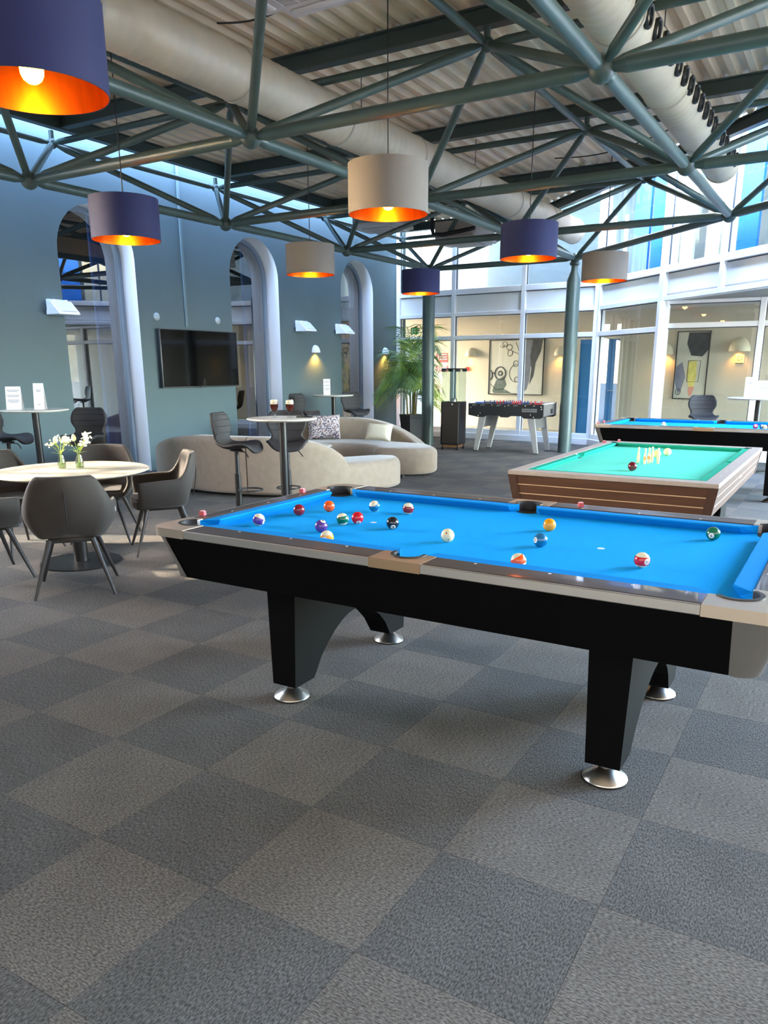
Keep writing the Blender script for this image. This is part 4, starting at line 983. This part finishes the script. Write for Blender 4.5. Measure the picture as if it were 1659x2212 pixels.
b = B(); box(b, -.08, .08, -.04, .04, 0, .01, .003, 1); o = mesh('flat_case', b, black_plastic, None, None, (-2.16, 3.68, 1.045), (0, 0, .5)); tag(o, 'flat black case lying on the beer table', 'case')

# ------------------------------------------------------------------ round table with armchairs
rt = empty('round_table', (-2.74, 1.375, 0), 0, 'low round marble table with a black disc foot, in the sun', 'table')
b = B(); r = .59; lathe(b, [(0, .728), (r - .03, .728), (r, .741), (r, .745), (r - .006, .75), (0, .75)], 72); mesh('table_top', b, mat('marble_warm', (196, 186, 166), .25, noise=.12, scale=4, stretch=(1, 4, 1)), rt, 30)
b = B(); lathe(b, [(0, .01), (.055, .01), (.055, .70), (.16, .72), (.16, .728), (0, .728)], 32); mesh('pole', b, tpole, rt, 30)
b = B(); lathe(b, [(0, 0), (.315, 0), (.315, .010), (.06, .016), (0, .016)], 56); mesh('base_plate', b, tpole, rt, 30)
velvet = mat('velvet_taupe', (50, 42, 35), .75, noise=.12, scale=9, sheen=.12); chair_leg = mat('chair_leg', (42, 38, 36), .4)
def sm(a, b_, x): t_ = max(0, min(1, (x - a) / (b_ - a))); return t_ * t_ * (3 - 2 * t_)
def make_armchair(loc, rz, label):
    t = empty('armchair', loc, rz, label, 'chair', 'taupe velvet armchairs')       # faces local +x
    b = B(); nu = 40; rows = []
    for i in range(nu + 1):
        s = -1 + 2 * i / nu; a = abs(s); sg = 1 if s >= 0 else -1
        # plan curve: back at x=-.23, arms run forward to x=.22
        if a < .42: px0, py0 = -.235 + .03 * (a / .42) ** 2, .205 * s / .42
        elif a < .62:
            q = (a - .42) / .20; ph = q * PI / 2; px0, py0 = -.205 + .10 * (1 - math.cos(ph)) , sg * (.205 + .065 * math.sin(ph))
        else:
            q = (a - .62) / .38; px0, py0 = -.105 + .32 * q, sg * (.27 + .012 * math.sin(q * PI))
        back = 1 - sm(.40, .62, a); h = .635 + .205 * back - .015 * sm(.7, 1, a)
        ox = -math.cos(min(1, a / .62) * PI / 2); oy = sg * math.sin(min(1, a / .62) * PI / 2)
        row = []
        for k in range(9):
            v = k / 8; z = .40 + (h - .40) * v
            infl = -.085 * (1 - v) ** 2.2 + .055 * (v if back > .02 else v * .6) * back + .018 * math.sin(PI * v) - .03 * back * (v ** 2) * a
            taper = 1 - .25 * back * v ** 1.6 if back > 0 else 1
            row.append((px0 + ox * infl, (py0 + oy * infl) * taper, z))
        rows.append(row)
    grid(b, rows); o = mesh('back_shell', b, velvet, t, 60)
    sd = o.modifiers.new('thick', 'SOLIDIFY'); sd.thickness = .038; sd.offset = 0
    ss = o.modifiers.new('soft', 'SUBSURF'); ss.levels = 1; ss.render_levels = 1
    b = B(); pts = [(-.20 + .04, -.17), (.20, -.225), (.245, -.19), (.255, 0), (.245, .19), (.20, .225), (-.16, .17), (-.20, 0)]
    prism(b, pts, .385, .475); bmesh.ops.bevel(b, geom=[e for e in b.edges], offset=.025, segments=3, affect='EDGES'); mesh('seat_cushion', b, velvet, t, 60)
    b = B(); polytube(b, [(-.262 - .02 * math.sin(PI * k / 10) - .035 * (k / 10), 0, .45 + .36 * k / 10) for k in range(11)], .004, 5); mesh('back_seam', b, stitch_m, t)
    b = B(); box(b, -.15, .15, -.14, .14, .365, .39); mesh('seat_frame', b, black_metal, t)
    for x, y in ((-.14, -.14), (-.14, .14), (.14, -.14), (.14, .14)):
        b = B(); tube(b, (x, y, .385), (x * 1.85, y * 1.85, .0), .021, .0095, 14); mesh('leg', b, chair_leg, t, 40)
    b = B(); box(b, -.1, -.085, -.306, -.301, .56, .59); mesh('care_tag', b, paper, t)
    return t
arm = make_armchair((-2.12, .86, 0), math.radians(138), 'taupe velvet armchair seen from behind, nearest the camera')
def ac(x, y, deg, lb): return copy_tree(arm, (x, y, 0), math.radians(deg), lb)
ac(-2.50, 2.06, math.degrees(math.atan2(-.60, -.45)), 'taupe velvet armchair right of the round table, in profile')
ac(-3.30, 2.10, -52, 'taupe velvet armchair on the far side of the round table, under the window')
ac(-2.98, .72, 72, 'taupe velvet armchair at the left picture edge, nearer one')
ac(-3.60, 1.42, 0, 'taupe velvet armchair at the left picture edge, behind the table')
# vases with flowers
vglass = glass('vase_glass', (236, 242, 236), 1.5, 2.6); leaf_m = mat('leaf_lime', (150, 176, 44), .5); leaf_g = mat('leaf_green', (84, 132, 60), .5); petal = mat('petal_white', (246, 244, 226), .6); stem_m = mat('stem_green', (168, 178, 80), .5)
def leaf(b, p, d, L, wdt, up=Vector((0, 0, 1))):
    d = Vector(d).normalized(); s = d.cross(up); s = s.normalized() if s.length > 1e-3 else Vector((1, 0, 0)); nn = s.cross(d)
    rows = []
    for k in range(6):
        v = k / 5; ww = wdt * math.sin(PI * min(.98, .08 + v * .92)) ** .8; c = Vector(p) + d * (L * v) - nn * (.25 * L * v * v) * (1 if nn.z > 0 else -1)
        rows.append([c - s * ww, c + nn * ww * -.25, c + s * ww])
    grid(b, rows)
for k, (x, y, lb, fl, sd) in enumerate(((-2.852, 1.375, 'left small clear glass vase on the round table', 'left posy of tiny white blossoms and pale leaves', 3), (-2.765, 1.475, 'right small clear glass vase on the round table', 'right posy of white blossoms with a lime tulip leaf', 8))):
    rnd = random.Random(sd)
    v = empty('vase', (x, y, .75), 0, lb, 'vase', 'small glass vases')
    b = B(); lathe(b, [(0, .001), (.029, .001), (.031, .006), (.031, .05), (.026, .085), (.019, .115), (.021, .125), (.0195, .125), (.0175, .115), (.0245, .085), (.0295, .05), (.0295, .008), (0, .006)], 28); mesh('vase_body', b, vglass, v, 60)
    b = B(); lathe(b, [(0, .007), (.029, .009), (.029, .05), (.0, .05)], 24); mesh('water', b, glass('water', (236, 242, 224), 1.33, .8), v, 60)
    f = empty('flower_posy', (x, y, .758), 0, fl, 'flowers', 'posies in glass vases')
    f.scale = (1.25, 1.25, 1.1); heads = []
    for q in range(7):
        a = rnd.uniform(0, 2 * PI); tip = Vector((.055 * math.cos(a), .055 * math.sin(a), rnd.uniform(.165, .225))); b = B()
        polytube(b, [(.012 * math.cos(a + 2), .012 * math.sin(a + 2), .0), (.008 * math.cos(a), .008 * math.sin(a), .11), tip], .0016, 5); mesh('stem', b, stem_m, f)
        heads.append(tip)
    for q, hp in enumerate(heads[:5]):
        b = B()
        for _ in range(16):
            p = hp + Vector((rnd.gauss(0, .016), rnd.gauss(0, .016), rnd.gauss(0, .013))); ball_mesh(b, p, rnd.uniform(.0045, .0075), 7, 4)
        mesh('blossom_cluster', b, petal, f, 60)
    for q, hp in enumerate(heads[5:]):
        b = B(); M_ = Matrix.Translation(hp + Vector((0, 0, .01))); lathe(b, [(0, -.022), (.012, -.015), (.0155, .0), (.011, .018), (0, .03)], 14); bmesh.ops.transform(b, matrix=M_, verts=b.verts); mesh('tulip_bud', b, mat('bud_cream', (244, 240, 190), .5), f, 60)
    for q in range(6):
        a = rnd.uniform(0, 2 * PI); b = B(); leaf(b, (.01 * math.cos(a), .01 * math.sin(a), .10 + .01 * q), (math.cos(a), math.sin(a), rnd.uniform(.1, 1.3)), rnd.uniform(.05, .085), rnd.uniform(.008, .015)); mesh('leaf', b, (leaf_m, leaf_g)[q % 3 == 0], f, 60)

# ------------------------------------------------------------------ curved sofas and coffee table
boucle = mat('sofa_fabric', (154, 136, 116), .9, noise=.08, scale=14, bump=.15, sheen=.35)
def sofa(cx, cy, a0, a1, rin, rout, hseat, hback, b0, b1, label, split, roend=0, steep=True):
    t = empty('curved_sofa', (cx, cy, 0), 0, label, 'sofa', 'pale curved sofas')
    def sec(a, u0, u1, z0, z1, rad=.10, n=5):
        # rounded box section at angle a, radial from u0 to u1
        pts = []
        for (cu, cz, s0) in ((u1 - rad, z0 + rad * .6, -90), (u1 - rad, z1 - rad, 0), (u0 + rad, z1 - rad, 90), (u0 + rad, z0 + rad * .6, 180)):
            for k in range(n + 1):
                ph = math.radians(s0 + 90 * k / n); pts.append((cu + rad * math.cos(ph), cz + (rad if cz > z0 + rad * .61 else rad * .6) * math.sin(ph)))
        c, s = math.cos(a), math.sin(a)
        return [(u * c, u * s, z) for u, z in pts] + [(pts[0][0] * c, pts[0][0] * s, pts[0][1])]
    def sweep(nm, s0, s1, capA, capB):
        b = B(); rows = []; n = 22
        for k in range(n + 1):
            f = k / n; a = math.radians(s0 + (s1 - s0) * f)
            e = 1.0
            if capB: e = min(e, math.sqrt(max(.0, 1 - max(0, (f - (1 - capB)) / capB) ** 2.6)))
            if capA: e = min(e, math.sqrt(max(.0, 1 - max(0, ((capA - f)) / capA) ** 2.6)))
            e = max(e, .12); aw = (s0 + (s1 - s0) * f - a0) / (a1 - a0)
            ro = rout + roend * sm(.6, 1.0, aw); mid = (rin + ro) / 2; hw = (ro - rin) / 2 * (.25 + .75 * e)
            rows.append(sec(a, mid - hw, mid + hw, .03, hseat, min(.10, hw * .9)))
        V = grid(b, rows); b.faces.new(V[0][:-1]); b.faces.new(V[-1][:-1][::-1]); mesh(nm, b, boucle, t, 50)
    am = split
    sweep('seat', a0, am - .25, .18, 0); sweep('seat', am + .25, a1, 0, .22)
    def backpart(s0, s1):
        b = B(); rows = []; n = 26
        for k in range(n + 1):
            f = k / n; ad = s0 + (s1 - s0) * f; g = (ad - b0) / (b1 - b0); a = math.radians(ad)
            g = g if steep else 1 - g; prof_ = math.sin(min(1, g / .55) * PI / 2) if g < .72 else math.sqrt(max(0, 1 - ((g - .72) / .28) ** 2.3)); z1 = hseat * .85 + (hback - hseat * .85) * prof_; rd = min(.085, .03 + .06 * prof_)
            aw = (ad - a0) / (a1 - a0); ro = rout + roend * sm(.6, 1.0, aw) + .012; wd = .17 + .09 * prof_
            rows.append(sec(a, ro - wd, ro, .035, z1, rd))
        V = grid(b, rows); b.faces.new(V[0][:-1]); b.faces.new(V[-1][:-1][::-1]); mesh('backrest', b, boucle, t, 50)
    backpart(b0, am - .2); backpart(am + .2, b1)
    b = B()
    for k in range(5):
        a = math.radians(a0 + 8 + (a1 - a0 - 16) * k / 4); lathe(b, [(0, 0), (.03, 0), (.03, .05), (0, .05)], 10, (rin + rout) / 2 * math.cos(a), (rin + rout) / 2 * math.sin(a))
    mesh('feet', b, black_plastic, t)
    return t
sofa(-4.2, 6.6, 213, 346, 1.30, 2.2, .40, .725, 213.5, 318, 'pale curved sofa with its back to the camera', 285, -.28)
sofa2 = sofa(-4.0, 6.6, 154, 22, .72, 1.62, .40, .735, 153, 50, 'pale curved sofa facing the camera, with two cushions', 92, .03, False)
ct = empty('coffee_table', (-4.25, 6.55, 0), 0, 'small round coffee table between the two curved sofas', 'table')
b = B(); lathe(b, [(0, .405), (.33, .405), (.345, .415), (.345, .425), (.335, .43), (0, .43)], 40); mesh('table_top', b, marble, ct, 30)
b = B(); lathe(b, [(0, .012), (.04, .012), (.04, .405), (0, .405)], 20); lathe(b, [(0, 0), (.2, 0), (.2, .01), (0, .014)], 32); mesh('pedestal', b, tpole, ct, 30)
def cushion_(loc, rot, wd, h, th, m, lb):
    b = B(); n = 14; F = []
    for sgn in (1, -1):
        rows = []
        for i in range(n + 1):
            u = -1 + 2 * i / n
            rows.append([(wd / 2 * u * (1 - .05 * (1 - abs(v) ** 2) * abs(u)), sgn * th / 2 * max(0, (1 - u ** 4) * (1 - v ** 4)) ** .55, h / 2 * v * (1 - .07 * (1 - abs(u) ** 2) * abs(v))) for v in [-1 + 2 * j / n for j in range(n + 1)]])
        grid(b, rows)
    bmesh.ops.remove_doubles(b, verts=b.verts, dist=.0005)
    o = mesh('cushion', b, m, None, 60, loc, rot); tag(o, lb, 'cushion'); return o
spk = bpy.data.materials.new('cushion_speckle'); spk.use_nodes = True; n = spk.node_tree.nodes; l = spk.node_tree.links
vt = n.new('ShaderNodeTexVoronoi'); vt.inputs['Scale'].default_value = 75; tc = n.new('ShaderNodeTexCoord'); rp = n.new('ShaderNodeValToRGB'); rp.color_ramp.interpolation = 'CONSTANT'
rp.color_ramp.elements[0].color = (*lin((78, 74, 96)), 1); rp.color_ramp.elements[1].position = .38; rp.color_ramp.elements[1].color = (*lin((196, 180, 172)), 1); e_ = rp.color_ramp.elements.new(.68); e_.color = (*lin((150, 120, 104)), 1); e2 = rp.color_ramp.elements.new(.82); e2.color = (*lin((214, 206, 204)), 1)
sx_ = n.new('ShaderNodeSeparateColor'); l.new(tc.outputs['Object'], vt.inputs['Vector']); l.new(vt.outputs['Color'], sx_.inputs[0]); l.new(sx_.outputs[0], rp.inputs[0]); l.new(rp.outputs[0], n['Principled BSDF'].inputs['Base Color']); n['Principled BSDF'].inputs['Roughness'].default_value = .9
cushion_((-4.72, 7.62, .60), (math.radians(-20), 0, math.radians(40)), .52, .40, .16, spk, 'large speckled grey cushion on the left of the far sofa')
cushion_((-3.72, 7.66, .555), (math.radians(-22), math.radians(3), math.radians(12)), .42, .27, .14, mat('cushion_cream', (236, 226, 198), .85, noise=.04, scale=40, bump=.2), 'small cream cushion in the middle of the far sofa')

# ------------------------------------------------------------------ palm, heater, football table
palm = empty('potted_palm', (-5.68, 12.25, 0), 0, 'tall potted palm with arching fronds in the back left corner', 'plant')
b = B(); lathe(b, [(0, 0), (.20, 0), (.27, .50), (.275, .53), (.25, .53), (.245, .46), (0, .46)], 4); bmesh.ops.rotate(b, cent=(0, 0, 0), matrix=Matrix.Rotation(math.radians(20), 3, 'Z'), verts=b.verts); mesh('pot', b, mat('pot_dark', (44, 42, 42), .5), palm)
b = B(); lathe(b, [(0, .47), (.18, .465), (.24, .46)], 16); mesh('soil', b, mat('soil', (50, 40, 32), .95, noise=.3, scale=40), palm)
fr_m = [mat('frond_%d' % k, c, .5, noise=.12, scale=6) for k, c in enumerate(((98, 142, 64), (142, 170, 66), (104, 140, 100)))]
rnd = random.Random(5)
for k in range(12):
    a = rnd.uniform(0, 2 * PI); b = B(); r = rnd.uniform(.02, .11); hh = rnd.uniform(.75, 1.2)
    polytube(b, [(r * math.cos(a), r * math.sin(a), .45), (r * 1.3 * math.cos(a), r * 1.3 * math.sin(a), .45 + hh * .5), (r * 1.9 * math.cos(a), r * 1.9 * math.sin(a), .45 + hh)], [.016, .013, .010], 7); mesh('cane', b, mat('cane', (150, 132, 78), .6, noise=.2, scale=30), palm, 60)
NF = 54
for k in range(NF):
    a = 2 * PI * k * .381966 + rnd.uniform(-.2, .2); lift = rnd.uniform(.15, 1.0); L = rnd.uniform(1.35, 1.95) * (1.0 if lift < .75 else 1.08); z0 = rnd.uniform(.8, 1.75)
    c, s = math.cos(a), math.sin(a); pts = []; n = 18
    if c < -.2 and lift < .6: L *= .8
    if s > .3: L *= .75
    for q in range(n + 1):
        f = q / n; rad = L * (.75 - .45 * lift) * f ** 1.15 + .05; zz = z0 + L * lift * .95 * (f - .35 * f * f) - L * (1.0 - .35 * lift) * .55 * f ** 2.4
        pts.append(Vector((max(-.84, rad * c), min(.56, rad * s), max(.35, zz))))
    b = B(); polytube(b, pts, [.009 * (1 - .75 * q / n) for q in range(n + 1)], 5)
    side = Vector((-s, c, 0)); nl = 26
    for q in range(3, nl):
        f = q / nl * n; i0 = min(n - 1, int(f)); p = pts[i0].lerp(pts[i0 + 1], f - i0); d = (pts[i0 + 1] - pts[i0]).normalized(); g = q / nl
        ll = .36 * math.sin(PI * (.12 + .82 * g)) ** .7 * L * .8
        for sg in (-1, 1):
            dd = (side * sg * .85 + d * .75 + Vector((0, 0, -.18 - .2 * rnd.random()))).normalized(); e = p + dd * ll * .55; tip = p + dd * ll + Vector((0, 0, -.14 * ll)); ww = (d.cross(dd)).cross(dd).normalized() * .0085
            v = [b.verts.new(p - ww * .5), b.verts.new(p + ww * .5), b.verts.new(e + ww), b.verts.new(tip), b.verts.new(e - ww)]
            for q_ in v: q_.co.x = max(q_.co.x, -.86); q_.co.y = min(q_.co.y, .58)
            b.faces.new([v[0], v[1], v[2], v[4]]); b.faces.new([v[4], v[2], v[3]])
    mesh('frond', b, fr_m[k % 3], palm, 40)
ht = empty('glass_heater', (-3.97, 10.78, 0), math.radians(4), 'dark cabinet heater with a clear glass tower, left of the football table', 'heater')
hb = mat('heater_bronze', (62, 54, 46), .4, .5)
b = B(); box(b, -.185, .185, -.185, .185, .10, .885, .012); mesh('cabinet', b, mat('heater_black', (26, 25, 25), .45), ht, 30)
b = B(); box(b, -.15, .175, -.192, -.184, .13, .80, .003, 1); mesh('front_door', b, hb, ht, 30)
b = B(); box(b, -.15, .175, -.190, -.184, .81, .872, .002, 1); mesh('control_panel', b, hb, ht)
b = B(); lathe(b, [(0, 0), (.018, 0), (.016, .02), (0, .02)], 16); bmesh.ops.transform(b, matrix=Matrix.Translation((.05, -.19, .845)) @ Matrix.Rotation(PI / 2, 4, 'X'), verts=b.verts); mesh('knob', b, chrome, ht, 40)
b = B(); box(b, -.15, .15, -.16, .16, .05, .09); mesh('base_tray', b, mat('tray_copper', (150, 104, 66), .5, .5), ht)
for x in (-.15, .15):
    for y in (-.15, .15):
        b = B(); tube(b, (x - .012, y, .03), (x + .012, y, .03), .03, seg=14); box(b, x - .01, x + .01, y - .01, y + .01, .03, .10); mesh('castor', b, black_plastic, ht, 40)
hg = glass('heater_glass', (236, 242, 240), 1.5, 1.0)
for q in ((-.17, .17, -.172, -.166), (-.17, .17, .166, .172), (-.172, -.166, -.17, .17), (.166, .172, -.17, .17)):
    b = B(); box(b, *q, .885, 1.47); mesh('glass_panel', b, hg, ht)
b = B()
for y in (-.17, .17): box(b, -.18, .18, y - .008, y + .008, 1.47, 1.49)
for x in (-.17, .17): box(b, x - .008, x + .008, -.18, .18, 1.47, 1.49)
mesh('top_frame', b, black_metal, ht)
for x in (-.14, .14):
    for y in (-.17, .17): b = B(); box(b, x - .045, x + .045, y - .012, y + .012, 1.43, 1.478, .003, 1); mesh('corner_clamp', b, black_metal, ht)
b = B(); lathe(b, [(0, .885), (.06, .885), (.06, .93), (.045, .95), (0, .95)], 20); mesh('burner', b, chrome, ht, 40)
# football table
fx0, fx1, fy0, fy1 = -3.61, -2.175, 10.66, 11.38
ft = empty('football_table', (0, 0, 0), 0, 'black table football game on pale splayed legs', 'football table')
fbk = mat('football_black', (14, 14, 18), .35); fgr = mat('football_grey', (112, 106, 100), .5); flg = mat('football_leg', (172, 168, 160), .5)
zt = .868
for yv in (fy0, fy1 - .03):
    pts = [(fx0, zt), (fx1, zt), (fx1, .655), (fx1 - .05, .625), (fx1 - .36, .622), (fx1 - .40, .66), (fx1 - .60, .66), (fx1 - .65, .632), (fx1 - .79, .632), (fx1 - .83, .66), (fx0 + .38, .66), (fx0 + .30, .628), (fx0 + .2, .625), (fx0, .66)]
    b = B(); prism(b, pts, yv, yv + .03, 'y'); mesh('side_panel', b, fbk, ft)
for xv in (fx0, fx1 - .025):
    b = B(); box(b, xv + .0, xv + .025, fy0 + .03, fy1 - .03, .665, zt); mesh('end_panel', b, fgr, ft)
b = B(); box(b, fx1, fx1 + .003, fy0 + .40, fy0 + .50, .70, .78); mesh('ball_return', b, black_plastic, ft)
b = B(); box(b, fx0 + .025, fx1 - .025, fy0 + .03, fy1 - .03, .72, .74); mesh('playing_field', b, mat('field_grey', (170, 176, 170), .5), ft)
b = B()
for q in ((fx0, fx1, fy1 - .03, fy1), (fx0, fx0 + .03, fy0, fy1), (fx1 - .03, fx1, fy0 + .03, fy1)): box(b, *q, zt, zt + .018)
mesh('top_trim', b, mat('football_white', (232, 230, 226), .4), ft)
b = B(); box(b, fx1, fx1 + .012, fy1 - .04, fy1 + .005, .66, zt + .018); mesh('white_edge', b, mat('football_white', (232, 230, 226), .4), ft)
fred, fblue = mat('player_red', (190, 36, 44), .4), mat('player_blue', (36, 60, 120), .4)
for k in range(8):
    xr = fx0 + .16 + (fx1 - fx0 - .32) * k / 7; zr = zt - .012 + .02; m_ = (fblue, fblue, fred, fblue, fred, fblue, fred, fred)[k]
    front = k in (2, 4, 6, 7)
    b = B(); tube(b, (xr, fy0 - .17 if not front else fy0 - .05, zr - .03), (xr, fy1 + .12, zr - .03), .008, seg=8); r_ = mesh('rod', b, chrome, ft, 40)
    b = B(); lathe(b, [(0, 0), (.014, 0), (.016, .05), (.013, .11), (0, .11)], 12); bmesh.ops.transform(b, matrix=Matrix.Translation((xr, (fy1 + .10) if front else (fy0 - .12), zr - .03)) @ Matrix.Rotation(-PI / 2 if front else PI / 2, 4, 'X'), verts=b.verts)
    if front: mesh('handle', b, black_plastic, r_, 40)
    else: b.free()
    np_ = (1, 2, 3, 5, 5, 3, 2, 1)[k]
    for q in range(np_):
        yv = fy0 + .06 + (fy1 - fy0 - .12) * (q + 1) / (np_ + 1); b = B()
        box(b, xr - .012, xr + .012, yv - .014, yv + .014, zr - .075, zr + .012, .004, 1); ball_mesh(b, (xr, yv, zr + .026), .013, 10, 6); box(b, xr - .014, xr + .014, yv - .009, yv + .009, zr - .10, zr - .07); mesh('player', b, m_, r_, 40)
b = B(); box(b, fx0 + .14, fx0 + .28, fy0 + .004, fy0 + .026, zt, zt + .028, .004, 1); mesh('score_counter', b, mat('score_blue', (60, 96, 176), .4), ft)
b = B(); box(b, fx1 - .16, fx1 - .04, fy0 + .06, fy0 + .09, zt + .0, zt + .02, .004, 1); mesh('score_counter', b, mat('score_red', (196, 50, 50), .4), ft)
for sx, xb in ((-1, fx0 + .27), (1, fx1 - .24)):
    for yv in (fy0 + .035, fy1 - .075):
        b = B(); xa = xb + sx * .125; pts = [(xb - .065, .66), (xb + .065, .66), (xa + .038, .012), (xa - .038, .012)]
        prism(b, pts, yv, yv + .04, 'y'); mesh('leg', b, flg, ft)
        b = B(); box(b, xa - .045, xa + .04, yv - .003, yv + .043, 0, .014); mesh('leg_foot', b, black_plastic, ft)
    b = B(); prism(b, [(xb - .055 + sx * .02, .66), (xb + .045 + sx * .02, .66), (xb + .035 + sx * .05, .44), (xb - .045 + sx * .05, .44)], fy0 + .075, fy1 - .075, 'y'); mesh('leg_brace', b, fgr, ft)
b = B()
for xv, zv in ((fx0 + .05, .80), (fx0 + .20, .655), (fx0 + .24, .70), (fx1 - .03, .79), (fx1 - .04, .83), (fx1 - .23, .69), (fx1 - .17, .65), (fx0 + .72, .83)):
    o_ = len(b.verts); box(b, xv - .008, xv + .008, fy0 - .005, fy0, zv - .008, zv + .008, .002, 1)
mesh('bolt_heads', b, chrome, ft)
b = B(); box(b, -2.565, -2.29, fy0 - .004, fy0, .735, .795); mesh('badge', b, mat('badge_grey', (140, 138, 136), .4), ft)
text('lettering', 'CHAMPION', .050, fbk, ft, (-2.4275, fy0 - .0045, .765), (PI / 2, 0, 0), .0006)
